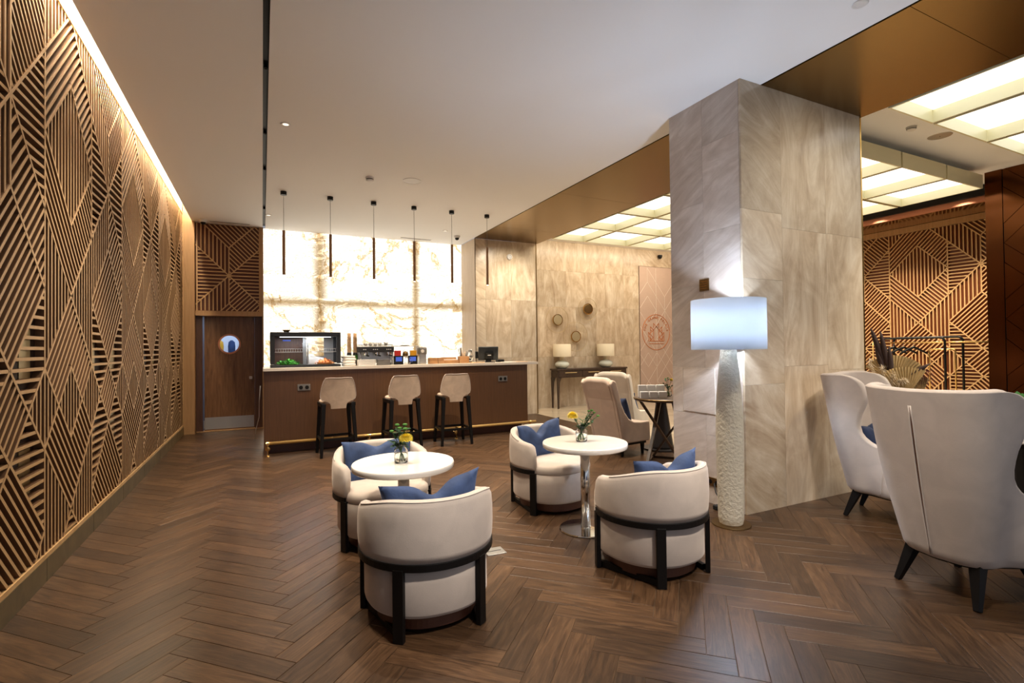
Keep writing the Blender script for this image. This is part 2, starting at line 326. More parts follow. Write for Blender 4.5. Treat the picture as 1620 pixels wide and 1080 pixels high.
def lathe(bm, prof, n=32, c=(0, 0, 0), sx=1, sy=1):
    """prof: list of (r,z); r==0 closes to a pole"""
    rings = []
    for r, z in prof:
        if r < 1e-6: rings.append([bm.verts.new((c[0], c[1], c[2]+z))])
        else: rings.append([bm.verts.new((c[0]+sx*r*cos(2*pi*k/n), c[1]+sy*r*sin(2*pi*k/n), c[2]+z)) for k in range(n)])
    for a, b in zip(rings, rings[1:]):
        for k in range(n):
            k2 = (k+1) % n
            if len(a) == 1 and len(b) == 1: continue
            if len(a) == 1: bm.faces.new((a[0], b[k2], b[k]))
            elif len(b) == 1: bm.faces.new((a[k], a[k2], b[0]))
            else: bm.faces.new((a[k], a[k2], b[k2], b[k]))
    return bm
def disc_solid(bm, r, z0, z1, n=32, c=(0, 0, 0)): return lathe(bm, [(0, z0), (r, z0), (r, z1), (0, z1)], n, c)
def tube(bm, pts, r, n=8, cap=True, closed=False):
    pts = [Vector(p) for p in pts]; rs = r if isinstance(r, (list, tuple)) else [r]*len(pts)
    rings = []; ref = None; K = len(pts)
    for i, p in enumerate(pts):
        a = pts[(i-1) % K] if closed else pts[max(i-1, 0)]; b = pts[(i+1) % K] if closed else pts[min(i+1, K-1)]
        t = (b-a).normalized()
        if ref is None:
            ref = Vector((0, 0, 1)) if abs(t.z) < .9 else Vector((1, 0, 0))
        u = t.cross(ref).normalized(); ref = u.cross(t).normalized()
        rings.append([bm.verts.new(p+(u*cos(2*pi*k/n)+ref*sin(2*pi*k/n))*rs[i]) for k in range(n)])
    pairs = list(zip(rings, rings[1:]))+([(rings[-1], rings[0])] if closed else [])
    for a, b in pairs:
        for k in range(n): bm.faces.new((a[k], a[(k+1) % n], b[(k+1) % n], b[k]))
    if cap and not closed: bm.faces.new(rings[0]); bm.faces.new(rings[-1])
    return bm
def bar(bm, a, b, w, d=None, up_=(0, 0, 1), w2=None):
    """square bar from a to b"""
    a, b = Vector(a), Vector(b); d = d or w; t = (b-a).normalized(); u = Vector(up_)
    if abs(t.dot(u)) > .95: u = Vector((0, 1, 0))
    s = t.cross(u).normalized(); u = s.cross(t).normalized(); vs_ = []
    for p, k in ((a, 1), (b, (w2/w) if w2 else 1)):
        vs_.append([bm.verts.new(p+s*(i*w*k/2)+u*(j*d*k/2)) for i, j in ((-1, -1), (1, -1), (1, 1), (-1, 1))])
    A, Bv = vs_; bm.faces.new(A); bm.faces.new(Bv)
    for k in range(4): bm.faces.new((A[k], A[(k+1) % 4], Bv[(k+1) % 4], Bv[k]))
    return bm
def loft(bm, rings, closed=True, caps=True):
    R = [[bm.verts.new(p) for p in r] for r in rings]
    for a, b in zip(R, R[1:]):
        n = len(a)
        for k in range(n if closed else n-1): bm.faces.new((a[k], a[(k+1) % n], b[(k+1) % n], b[k]))
    if caps: bm.faces.new(R[0]); bm.faces.new(R[-1])
    return bm
def prism(bm, poly, z0, z1): return loft(bm, [[(x, y, z0) for x, y in poly], [(x, y, z1) for x, y in poly]])
def smooth01(t): t = max(0, min(1, t)); return t*t*(3-2*t)
UNIT = bpy.data.meshes.new('unit_box'); _b = box(B(), (0, 0, 0), (1, 1, 1)); _b.to_mesh(UNIT); _b.free()

# ================================================================== THE SETTING
ZC = 3.74; ZL = 4.04; XW = -1.24; YB = 10.58; Y0 = -2.5
# ---------------- wooden herringbone floor: every plank a piece
floor = struct(obj('floor', bx(-1.4, 5.385, Y0, 11.0, -.06, -.004), 'grout'))
PW, PL = .128, .64; s2 = 1/sqrt(2); GAP = .0013
def ab2xy(a, b, o): return (o[0]+(a-b)*s2, o[1]+(a+b)*s2)
OR = (.95+PW*s2, 2.114-PW*s2)
def clip_poly(poly, xlo, xhi, ylo, yhi):
    def cl(P, ins, inter):
        out = []
        for i in range(len(P)):
            p, q = P[i-1], P[i]
            if ins(q):
                if not ins(p): out.append(inter(p, q))
                out.append(q)
            elif ins(p): out.append(inter(p, q))
        return out
    def ix(v): return lambda p, q: (v, p[1]+(q[1]-p[1])*(v-p[0])/(q[0]-p[0]))
    def iy(v): return lambda p, q: (p[0]+(q[0]-p[0])*(v-p[1])/(q[1]-p[1]), v)
    for ins, it in ((lambda p: p[0] >= xlo, ix(xlo)), (lambda p: p[0] <= xhi, ix(xhi)), (lambda p: p[1] >= ylo, iy(ylo)), (lambda p: p[1] <= yhi, iy(yhi))):
        poly = cl(poly, ins, it)
        if len(poly) < 3: return []
    return poly
planks = []
for m_ in range(-12, 13):
    for k in range(-130, 131):
        for kind in (0, 1):
            if kind == 0: a0, a1, b0, b1 = k*PW+m_*2*PL, k*PW+PL+m_*2*PL, k*PW, k*PW+PW
            else: a0, a1, b0, b1 = k*PW+PL+m_*2*PL, k*PW+PL+PW+m_*2*PL, k*PW+PW-PL, k*PW+PW
            c = ab2xy((a0+a1)/2, (b0+b1)/2, OR)
            if not (-1.8 < c[0] < 5.9 and -1.2 < c[1] < 11.3): continue
            g = GAP
            P4 = [ab2xy(a0+g, b0+g, OR), ab2xy(a1-g, b0+g, OR), ab2xy(a1-g, b1-g, OR), ab2xy(a0+g, b1-g, OR)]
            cp = clip_poly(P4, -1.228, 5.383, -1.0, 10.9)
            if len(cp) < 3: continue
            full = len(cp) == 4 and all(abs(p[0]-q[0])+abs(p[1]-q[1]) < 1e-6 for p, q in zip(sorted(cp), sorted(P4)))
            q = proj((c[0], c[1], 0)); size = 0
            if q and -60 < q[0] < 1680 and q[1] < 1140:
                hid = (3.75 < c[0] and 3.1 < c[1] < 9 and c[0]-3.7 > (c[1]-3.0)*.2 and False)
                size = 0 if hid else 1/q[2]**2
            planks.append((size, kind, c, cp, full))
planks.sort(key=lambda t: -t[0])
def plank_uv(bm, axis, cx, cy, off):
    uvl = bm.loops.layers.uv.verify(); 
    for f in bm.faces:
        for l in f.loops:
            dx, dy = l.vert.co.x-cx, l.vert.co.y-cy
            la = (dx+dy)*s2 if axis == 0 else (dy-dx)*s2; lb = (dy-dx)*s2 if axis == 0 else (dx+dy)*s2
            l[uvl].uv = (la+off, lb)
shared = {}
for kind in (0, 1):
    lx, ly = (PL/2-GAP, PW/2-GAP)
    bm = B(); d1 = (s2, s2) if kind == 0 else (-s2, s2); d2 = (-s2, s2) if kind == 0 else (s2, s2)
    pts = [(d1[0]*i*lx+d2[0]*j*ly, d1[1]*i*lx+d2[1]*j*ly) for i, j in ((-1, -1), (1, -1), (1, 1), (-1, 1))]
    e = .0012
    pts2 = [(d1[0]*i*(lx-e)+d2[0]*j*(ly-e), d1[1]*i*(lx-e)+d2[1]*j*(ly-e)) for i, j in ((-1, -1), (1, -1), (1, 1), (-1, 1))]
    loft(bm, [[(*p, -.008) for p in pts], [(*p, -.001) for p in pts], [(*p, 0) for p in pts2]])
    bmesh.ops.recalc_face_normals(bm, faces=bm.faces); plank_uv(bm, kind, 0, 0, 0)
    me = bpy.data.meshes.new('plank'); bm.to_mesh(me); bm.free(); me.materials.append(M['plank']); shared[kind] = me
bm_rest = B(); uvr = bm_rest.loops.layers.uv.verify()
for n, (size, kind, c, cp, full) in enumerate(planks):
    if n < 300 and size > 0:
        if full: link('plank', shared[kind], floor, loc=(c[0], c[1], 0))
        else:
            bm = B(); prism(bm, [(p[0]-c[0], p[1]-c[1]) for p in cp], -.008, 0); plank_uv(bm, kind, 0, 0, 0)
            obj('plank', bm, 'plank', floor, loc=(c[0], c[1], 0))
    else:
        v0 = [bm_rest.verts.new((p[0], p[1], -.006)) for p in cp]; v1 = [bm_rest.verts.new((p[0], p[1], 0)) for p in cp]
        fs = [bm_rest.faces.new(v1)]+[bm_rest.faces.new((v0[i-1], v0[i], v1[i], v1[i-1])) for i in range(len(cp))]
        for f in fs:
            for l in f.loops:
                dx, dy = l.vert.co.x-c[0], l.vert.co.y-c[1]
                la = (dx+dy)*s2 if kind == 0 else (dy-dx)*s2; lb = (dy-dx)*s2 if kind == 0 else (dx+dy)*s2
                l[uvr].uv = (la+4*n, lb)
stuff(obj('plank', bm_rest, 'plank', floor))
# floor socket box lid
t = thing('floor_outlet', 'steel floor outlet lid set into the planks beside a tub chair', 'floor outlet', (1.47, 3.31, 0), -.05)
obj('lid', box(B(), (0, 0, .003), (.14, .12, .006)), 'steel', t, bevel=.002)
obj('lid_seam', box(B(), (0, 0, .0068), (.10, .006, .0012)), 'black', t)

# ---------------- lobby marble floor, tiles
lf = struct(obj('floor_lobby', bx(5.388, 12.2, Y0, 11.0, -.06, -.006), 'grout'))
for ix in range(8):
    for iy in range(11):
        x0 = 5.39+ix*.86; y0 = 1.0+iy*.9
        obj('tile', bx(-.4285, .4285, -.4485, .4485, -.006, 0), 'marble_floor', lf, loc=(x0+.43, y0+.45, 0))

# ---------------- ceiling with the dark slot
ce = struct(obj('ceiling', bx(-1.105, .012, Y0, YB, ZC, ZC+.05), 'paint'))
obj('ceiling_panel', bx(.056, 3.955, Y0, YB, ZC, ZC+.05), 'paint', ce)
obj('slot_channel', bx(.0, .07, Y0, YB, ZC+.05, ZC+.12), 'black', ce)
obj('slot_edge', bx(.012, .0135, Y0, YB, ZC+.001, ZC+.05), 'black', ce)
obj('slot_edge', bx(.0545, .056, Y0, YB, ZC+.001, ZC+.05), 'black', ce)
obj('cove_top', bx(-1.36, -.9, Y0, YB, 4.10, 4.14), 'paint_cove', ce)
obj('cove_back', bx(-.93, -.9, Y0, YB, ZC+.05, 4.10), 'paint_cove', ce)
# gold soffit in plates with a dark shadow gap
so = struct(obj('ceiling_soffit', bx(3.966, 5.455, Y0, 9.8, ZC+.012, ZC+.06), 'black'))
for y0, y1 in ((-2.5, -.5), (-.5, 1.87), (1.87, 4.15), (4.15, 6.43), (6.43, 8.70), (8.70, 9.80)):
    obj('soffit_plate', bx(3.978, 5.452, y0+.002, y1-.002, ZC, ZC+.012), 'gold', so)
obj('soffit_side', bx(5.452, 5.462, Y0, 9.8, ZC, ZL), 'gold', so)
# lobby ceiling and light boxes
lc = struct(obj('ceiling_lobby', bx(5.462, 12.2, Y0, 11.0, ZL, ZL+.05), 'paint'))
XL = [5.48, 6.315, 7.475, 8.60, 9.65]; YL1 = [-.55, .57, 1.69, 2.81]; YL2 = [3.63, 4.75, 5.87, 6.99, 8.11, 9.23]
for ys in (YL1, YL2):
    far = ys is YL2
    for i in range(4):
        for j in range(len(ys)-1):
            x0, x1, y0, y1 = XL[i]+.018, XL[i+1]-.018, ys[j]+.018, ys[j+1]-.018
            t = thing('ceiling_lightbox', 'glowing white ceiling light box in the block '+('reaching the travertine wall' if far else 'that ends before the lobby smoke detector'), 'ceiling light',
                      ((x0+x1)/2, (y0+y1)/2, 3.74), 0, 'far block of light boxes' if far else 'near block of light boxes')
            w, d = (x1-x0)/2, (y1-y0)/2
            for c_, s_ in (((-w+.01, 0, .1), (.02, 2*d, .2)), ((w-.01, 0, .1), (.02, 2*d, .2)), ((0, -d+.01, .1), (2*w-.04, .02, .2)), ((0, d-.01, .1), (2*w-.04, .02, .2))):
                obj('side_panel', box(B(), c_, s_), 'frame_cream', t)
            obj('top_panel', box(B(), (0, 0, .196), (2*w-.03, 2*d-.03, .006)), 'frame_cream', t); obj('hanger_rod', box(B(), (0, 0, .25), (.02, .02, .10)), 'steel', t)
            obj('diffuser', box(B(), (0, 0, .135), (2*w-.05, 2*d-.05, .006)), 'diffuser', t)

# ---------------- slat pattern shared by three panelled walls (half-panel units i, j)
REG = [
 ([(1,1),(0,0),(1,-1),(2,0)],'V'), ([(1,2),(0,1),(0,0),(1,1),(2,0),(2,1)],'/'), ([(0,1),(1,2),(1,3),(0,3)],'V'),
 ([(1,2),(3,0),(3,1),(1,3)],'V'), ([(3,1),(1,3),(4,3),(4,2)],'\\'), ([(3,1),(4,2),(4,1),(3,0)],'\\'),
 ([(0,0),(1,-1),(2,0),(2,-1),(1,-2),(0,-1)],'\\'), ([(0,-1),(1,-2),(0,-3)],'V'), ([(1,-2),(2,-1),(3,0),(3,-1),(2,-2),(2,-3)],'V'),
 ([(1,-2),(0,-3),(.5,-3.5),(1,-3),(1.5,-3.5),(2,-3)],'/'), ([(1,-3),(.5,-3.5),(1,-4),(1.5,-3.5)],'V'),
 ([(0,-3),(.5,-3.5),(0,-4)],'V'), ([(2,-3),(1.5,-3.5),(2,-4),(2.5,-3.5)],'V'),
 ([(0,-4),(.5,-3.5),(1,-4),(1.5,-3.5),(2,-4),(1,-5)],'\\'), ([(0,-4),(1,-5),(0,-6)],'V'), ([(2,-4),(1,-5),(2,-6)],'V'), ([(1,-5),(0,-6),(2,-6)],'H'),
 ([(2,1),(3,0),(2,-1)],'H'), ([(4,1),(3,0),(4,-1)],'H'), ([(3,0),(4,-1),(4,-2),(3,-1)],'/'),
 ([(3,-1),(2,-2),(3,-3),(4,-2)],'/'), ([(2,-2),(3,-3),(2.5,-3.5),(2,-3)],'H'), ([(4,-2),(3,-3),(3.5,-3.5),(4,-3)],'H'),
 ([(3,-3),(2.5,-3.5),(3,-4),(3.5,-3.5)],'/'), ([(3.5,-3.5),(4,-4),(4,-5),(3,-4)],'H'), ([(2.5,-3.5),(2,-4),(2,-5),(3,-4)],'H'),
 ([(3.5,-3.5),(4,-3),(4,-4)],'V'), ([(3,-4),(2,-5),(3,-6),(4,-5)],'\\'), ([(2,-5),(3,-6),(2,-6)],'V'), ([(4,-5),(3,-6),(4,-6)],'V')]
DIR = {'V': (0, 1), 'H': (1, 0), '/': (1, 1), '\\': (1, -1)}
def inside(poly, x, y):
    r = False
    for k in range(len(poly)):
        (x0, y0), (x1, y1) = poly[k-1], poly[k]
        if (y0 > y) != (y1 > y) and x < (x1-x0)*(y-y0)/(y1-y0)+x0: r = not r
    return r
def edge_dist(poly, x, y):
    d = 9
    for k in range(len(poly)):
        (x0, y0), (x1, y1) = poly[k-1], poly[k]; L2 = (x1-x0)**2+(y1-y0)**2
        t_ = max(0, min(1, ((x-x0)*(x1-x0)+(y-y0)*(y1-y0))/L2)); d = min(d, hypot(x-x0-t_*(x1-x0), y-y0-t_*(y1-y0)))
    return d
def fill_segments():
    segs = []
    for poly, d in REG:
        dx, dy = DIR[d]; nx, ny = -dy, dx           # line: nx*x+ny*y = c
        step = .125 if d in 'VH' else 1/6
        cs = [nx*x+ny*y for x, y in poly]; k0, k1 = math.floor(min(cs)/step), math.ceil(max(cs)/step)
        for k in range(k0, k1+1):
            c = k*step+2e-5; ts = []
            for q in range(len(poly)):
                (x0, y0), (x1, y1) = poly[q-1], poly[q]; f0, f1 = nx*x0+ny*y0-c, nx*x1+ny*y1-c
                if (f0 > 1e-9) != (f1 > 1e-9):
                    s = f0/(f0-f1); x, y = x0+s*(x1-x0), y0+s*(y1-y0); ts.append((dx*x+dy*y, x, y))
            ts.sort()
            for a, b in zip(ts[::2], ts[1::2]):
                Ls = hypot(b[1]-a[1], b[2]-a[2]); nn = max(2, int(Ls/.04)); run = None
                for q in range(nn+1):
                    ok = q < nn
                    if ok:
                        f = (q+.5)/nn; px_, py_ = a[1]+(b[1]-a[1])*f, a[2]+(b[2]-a[2])*f
                        ok = inside(poly, px_+1e-7, py_+2e-7) and edge_dist(poly, px_, py_) > .012
                    if ok and run is None: run = q
                    if not ok and run is not None:
                        f0, f1 = max(0, run-.4)/nn, min(nn, q+.4)/nn
                        if (f1-f0)*Ls > .09: segs.append((a[1]+(b[1]-a[1])*f0, a[2]+(b[2]-a[2])*f0, a[1]+(b[1]-a[1])*f1, a[2]+(b[2]-a[2])*f1))
                        run = None
    return segs
FILL = fill_segments()
def border_segments(p0, p1):
    """merged region edges for periods p0..p1-1"""
    lines = {}
    for p in range(p0, p1):
        polys = [[(x+4*p, y) for x, y in poly] for poly, d in REG]
        eds = [(P[k-1], P[k]) for P in polys for k in range(len(P))]
        eds += [((4*p, -6), (4*p, 3)), ((4*p+2, -6), (4*p+2, 3))]
        for a, b in eds:
            if abs(a[1]-b[1]) < 1e-6: continue          # the outer top and bottom edges
            if a[0] > b[0] or (a[0] == b[0] and a[1] > b[1]): a, b = b, a
            L_ = hypot(b[0]-a[0], b[1]-a[1]); dx, dy = (b[0]-a[0])/L_, (b[1]-a[1])/L_
            key = (round(dx, 3), round(dy, 3), round(-dy*a[0]+dx*a[1], 3))
            lines.setdefault(key, []).append((dx*a[0]+dy*a[1], dx*b[0]+dy*b[1]))
    out = []
    for (dx, dy, c), iv in lines.items():
        if abs(dx) < .01: dx, dy = 0, 1
        elif dy > 0: dx, dy = s2, s2
        else: dx, dy = s2, -s2
        iv.sort(); cur = list(iv[0]); res = []
        for a, b in iv[1:]:
            if a <= cur[1]+1e-4: cur[1] = max(cur[1], b)
            else: res.append(cur); cur = [a, b]
        res.append(cur)
        for a, b in res: out.append((dx*a-dy*c, dy*a+dx*c, dx*b-dy*c, dy*b+dx*c))
    return out
def clip_seg(s, lo0, hi0, lo1, hi1):
    x0, y0, x1, y1 = s; t0, t1 = 0, 1
    for p, q in ((x0-x1, x0-lo0), (x1-x0, hi0-x0), (y0-y1, y0-lo1), (y1-y0, hi1-y0)):
        if abs(p) < 1e-12:
            if q < 0: return None
        else:
            r = q/p
            if p < 0: t0 = max(t0, r)
            else: t1 = min(t1, r)
    if t1-t0 < 1e-6: return None
    return (x0+t0*(x1-x0), y0+t0*(y1-y0), x0+t1*(x1-x0), y0+t1*(y1-y0))
def slat_wall(parent, periods, h0, dh, z0, dz, hlim, zlim, to3d, width=.020, depth=.045, single=300, material='oak', side='slat_side'):
    """h = h0 + i*dh, z = z0 + j*dz; to3d(h, z, d) -> point and axes"""
    segs = [(s, 0) for s in border_segments(*periods)]
    for p in range(*periods): segs += [((a+4*p, b, c+4*p, d), 1) for a, b, c, d in FILL]
    W = []
    for s, kind in segs:
        a = clip_seg((h0+s[0]*dh, z0+s[1]*dz, h0+s[2]*dh, z0+s[3]*dz), hlim[0], hlim[1], zlim[0], zlim[1])
        if not a: continue
        L_ = hypot(a[2]-a[0], a[3]-a[1])
        if L_ < .05: continue
        e = width*.35 if kind else 0
        c = ((a[0]+a[2])/2, (a[1]+a[3])/2); p3 = to3d(c[0], c[1], 0); q = proj(p3); size = 0
        if q and -20 < q[0] < 1640 and -60 < q[1] < 1140: size = L_/q[2]
        W.append((size, kind, c, atan2(a[3]-a[1], a[2]-a[0]), L_-2*e))
    W.sort(key=lambda t_: -t_[0])
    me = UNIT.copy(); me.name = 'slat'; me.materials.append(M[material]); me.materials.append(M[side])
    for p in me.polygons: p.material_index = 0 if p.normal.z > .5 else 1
    bm = B(); hx = to3d(1, 0, 0)-to3d(0, 0, 0); nx = to3d(0, 0, 1)-to3d(0, 0, 0); zx = Vector((0, 0, 1)); n_rest = 0
    for n, (size, kind, c, ang, L_) in enumerate(W):
        w, d = (width, depth) if kind else (width, depth+.0015)
        ax = hx*cos(ang)+zx*sin(ang); ay = -hx*sin(ang)+zx*cos(ang); pos = to3d(c[0], c[1], d/2)
        if n < single and size > 0:
            o = link('slat', me, parent)
            o.matrix_local = Matrix(((ax.x*L_, ay.x*w, nx.x*d, pos.x), (ax.y*L_, ay.y*w, nx.y*d, pos.y), (ax.z*L_, ay.z*w, nx.z*d, pos.z), (0, 0, 0, 1)))
        else:
            v = [bm.verts.new(pos+ax*(i*L_/2)+ay*(j*w/2)+nx*(k*d/2)) for i in (-1, 1) for j in (-1, 1) for k in (-1, 1)]
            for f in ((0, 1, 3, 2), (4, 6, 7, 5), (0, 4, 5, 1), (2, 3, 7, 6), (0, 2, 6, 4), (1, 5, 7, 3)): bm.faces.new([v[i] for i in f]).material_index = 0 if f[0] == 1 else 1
            n_rest += 1
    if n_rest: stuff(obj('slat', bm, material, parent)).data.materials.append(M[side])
    else: bm.free()

# ---------------- left wall
wl = struct(obj('wall_left', bx(-1.45, XW-.045, Y0, 10.75, 0, 4.14), 'backing'))
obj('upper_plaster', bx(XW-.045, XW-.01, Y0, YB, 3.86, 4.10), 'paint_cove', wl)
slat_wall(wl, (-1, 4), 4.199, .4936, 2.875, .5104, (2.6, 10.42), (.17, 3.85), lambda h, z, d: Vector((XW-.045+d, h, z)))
obj('bottom_rail', bx(XW-.045, XW+.008, 1.0, 10.44, .145, .172), 'oak', wl)
obj('top_rail', bx(XW-.045, XW+.006, 1.0, 10.44, 3.84, 3.865), 'oak', wl)
obj('slat', bx(XW-.045, XW+.008, 10.415, 10.44, .17, 3.84), 'oak', wl)
sk = struct(obj('baseboard_left', bx(XW-.045, XW+.012, 1.0, 10.44, 0, .145), 'skirting'))
for y in (3.2, 4.2, 5.19, 6.17, 7.16, 8.15, 9.13):
    obj('joint', bx(XW+.011, XW+.0128, y-.0015, y+.0015, 0, .145), 'black', sk)
# glinting brass plates set behind the horizontal slats
for p in (-1, 0, 1, 2):
    for i0, zc in ((2.35, -2.75), (3.65, -2.75), (2.35, -4.35), (3.65, -4.35)):
        obj('backing_plate', box(B(), (XW-.043, 4.199+(i0+4*p)*.4936, 2.875+zc*.5104), (.003, .16, .42)), 'backing_brass', wl)

# ---------------- back wall: door bay, onyx bay
wb = struct(obj('wall_back', bx(-1.45, 4.0, 10.98, 11.05, 2.1, 4.1), 'paint'))
DX0, DX1 = -1.06, -.03          # the panel above the door
obj('left_post', bx(-1.24, -1.065, 10.44, 10.98, 0, ZC+.3), 'oak_panel', wb)
obj('lintel', bx(-1.065, .02, 10.50, 10.98, 2.08, 2.17), 'oak_panel', wb)
obj('right_post', bx(-.035, .02, 10.50, 10.98, 2.17, ZC), 'oak_panel', wb)
obj('right_edge', bx(.0, .02, 10.50, 10.98, 0, 2.08), 'oak_panel', wb)
obj('panel_backing', bx(-1.065, -.035, 10.565, 10.6, 2.17, ZC), simple('copper_backing', (.11, .035, .016), .4, .3), wb)
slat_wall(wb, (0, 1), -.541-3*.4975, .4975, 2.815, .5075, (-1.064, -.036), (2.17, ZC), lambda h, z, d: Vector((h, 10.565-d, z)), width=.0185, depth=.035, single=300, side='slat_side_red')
for x0, x1 in ((-1.065, -.965), (-.13, .0)):
    obj('door_jamb', bx(x0, x1, 10.62, 10.98, 0, 2.08), 'walnut_dark', wb)
dr = struct(obj('door_1', bx(-.943, -.132, 10.70, 10.745, .012, 2.079), 'walnut'))
# hole for the porthole
cut = obj('cutter', lathe(B(), [(0, -.2), (.163, -.2), (.163, .2), (0, .2)], 40), None); cut.rotation_euler = (pi/2, 0, 0); cut.location = (-.545, 10.72, 1.575)
md = dr.modifiers.new('hole', 'BOOLEAN'); md.object = cut; md.operation = 'DIFFERENCE'; md.solver = 'EXACT'
bpy.context.view_layer.update(); dg = bpy.context.evaluated_depsgraph_get(); nm = bpy.data.meshes.new_from_object(dr.evaluated_get(dg)); dr.modifiers.clear(); dr.data = nm
nm.materials.clear(); nm.materials.append(M['walnut']); bpy.data.objects.remove(cut, do_unlink=True)
bm = lathe(B(), [(.155, -.012), (.185, -.012), (.185, .012), (.155, .012), (.155, -.012)], 40)
obj('porthole_ring', bm, 'copper_pink', dr, loc=(-.545, 10.70, 1.575), rot=(pi/2, 0, 0), smooth=False, bevel=.003)
obj('porthole_glass', disc_solid(B(), .157, -.003, .003, 40), 'pane', dr, loc=(-.545, 10.715, 1.575), rot=(pi/2, 0, 0))
obj('kick_plate', bx(-.938, -.147, 10.694, 10.70, .03, .245), 'steel', dr)
obj('lock_plate', bx(-.222, -.172, 10.692, 10.70, .92, .97), 'white', dr, bevel=.004)
obj('lock_cylinder', disc_solid(B(), .012, 0, .012, 16), 'steel', dr, loc=(-.197, 10.692, .945), rot=(pi/2, 0, 0))
obj('hinge', bx(-.957, -.944, 10.695, 10.72, .05, .19), 'steel', dr)
struct(obj('trim_1', bx(-1.065, .02, 10.60, 10.98, 0, .012), 'oak_panel'))     # threshold strip
# service room behind the door
sr = struct(obj('wall_service', bx(-1.45, .5, 12.9, 13.0, 0, 2.6), 'paint'))
obj('side_wall', bx(-1.55, -1.45, 10.98, 13.0, 0, 2.6), 'paint', sr); obj('side_wall', bx(.5, .6, 10.98, 13.0, 0, 2.6), 'paint', sr)
obj('service_floor', bx(-1.45, .5, 11.0, 12.9, -.05, 0), 'grey', sr); obj('service_ceiling', bx(-1.45, .5, 10.98, 13.0, 2.6, 2.65), 'paint', sr)
area('service_lamp', (-.5, 12.0, 2.55), 1.0, .6, 5, (.50, .66, 1))
for k, (hx_, mm) in enumerate(((-.82, 'amber'), (-.60, 'blue'), (-.42, 'cloth_white'))):
    bm = loft(B(), [[(hx_+cos(a)*r, 12.6+sin(a)*r*.5, z) for a in [q*pi/8 for q in range(16)]] for r, z in ((.06, 1.25), (.065, 1.4), (.07, 1.55), (.06, 1.64), (.02, 1.68))])
    tag(obj('hanging_coat', bm, mm, smooth=True), ('yellow', 'blue', 'white')[k]+' work coat hanging in the room behind the door porthole', 'coat')
# onyx wall of six slabs
on = struct(obj('wall_onyx', bx(.02, 3.99, YB+.02, YB+.10, 0, ZC), 'paint'))
for xa, xb in ((.022, 1.02), (1.02, 2.93), (2.93, 3.975)):
    for za, zb in ((0, 2.37), (2.37, ZC)):
        obj('onyx_slab', bx(xa+.0006, xb-.0006, YB, YB+.02, za+.0006, zb-.0006), 'onyx', on)
# ---------------- travertine block right of the bar
fbk = struct(obj('wall_front_block', bx(3.99, 5.43, 9.83, 11.0, 0, ZC), 'grout'))
obj('side_panel', bx(3.972, 3.99, 9.80, YB, 0, ZC), 'oak_light', fbk)
for xa, xb in ((3.975, 4.215), (4.215, 4.81), (4.81, 5.42)):
    for za, zb in ((0, 1.24), (1.24, 2.475), (2.475, ZC)):
        obj('stone_tile', bx(xa+.001, xb-.001, 9.80, 9.83, za+.001, zb-.001), 'trav_d' if xb < 4.3 else 'trav', fbk)
for za, zb in ((0, 1.24), (1.24, 2.475), (2.475, ZC)):
    obj('stone_tile', bx(5.43, 5.445, 9.835, 10.60, za+.001, zb-.001), 'trav', fbk)
obj('corner_trim', bx(5.421, 5.447, 9.797, 9.835, 0, ZC), 'brass_dark', fbk)
# ---------------- alcove wall
YA = 10.62
al = struct(obj('wall_alcove', bx(5.43, 12.2, YA+.02, YA+.12, 0, 4.4), 'grout'))
zr = (0, 1.22, 2.44, 3.32, ZL)
xs0 = (5.44, 6.42, 7.0, 7.61, 8.2, 8.80, 9.0)
for r in range(4):
    xs = xs0 if r % 2 else (5.44, 6.1, 6.72, 7.3, 7.9, 8.5, 9.0)
    if r == 3: xs = (5.44, 6.45, 7.05, 7.9, 8.5, 9.0)
    for xa, xb in zip(xs, xs[1:]):
        obj('stone_tile', bx(xa+.001, xb-.001, YA, YA+.02, zr[r]+.001, zr[r+1]-.001), 'trav', al)
for xa, xb in ((9.0, 10.05), (10.05, 11.0), (11.0, 12.2)):
    obj('stone_tile', bx(xa+.001, xb-.001, YA, YA+.02, 3.60, ZL), 'trav_d', al)
for za, zb in zip(zr, zr[1:]):
    for xa, xb in ((10.15, 10.6), (10.6, 11.3), (11.3, 12.2)):
        obj('stone_tile', bx(xa+.001, xb-.001, YA-.02, YA+.02, za+.001, min(zb, 3.6)-.001), 'trav', al) if za < 3.5 else None
# blush panel with pale lines and the round sign
pn = thing('blush_panel', 'tall blush pink panel with pale diamond lines beside the travertine wall', 'wall panel', (9.58, YA-.005, 0))
obj('panel', bx(-.565, .565, -.012, .004, 0, 3.59), 'pink_panel', pn)
bm = B()
for s in border_segments(-1, 2):
    a = clip_seg((-.30+(s[0]-1)*.30, 2.42+s[1]*.38, -.30+(s[2]-1)*.30, 2.42+s[3]*.38), -.56, .56, .02, 3.57)
    if a: bar(bm, (a[0], -.013, a[1]), (a[2], -.013, a[3]), .012, .004, up_=(0, 1, 0))
stuff(obj('inlay_lines', bm, 'pale_line', pn))
sg = thing('round_sign', 'round orange copper sign with palace emblem and lettering on the blush panel', 'sign', (9.565, YA-.02, 1.83))
ring = [(.475*cos(a), 0, .475*sin(a)) for a in [k*2*pi/64 for k in range(64)]]
obj('ring', tube(B(), ring, .008, 6, closed=True), 'sign', sg, smooth=True)
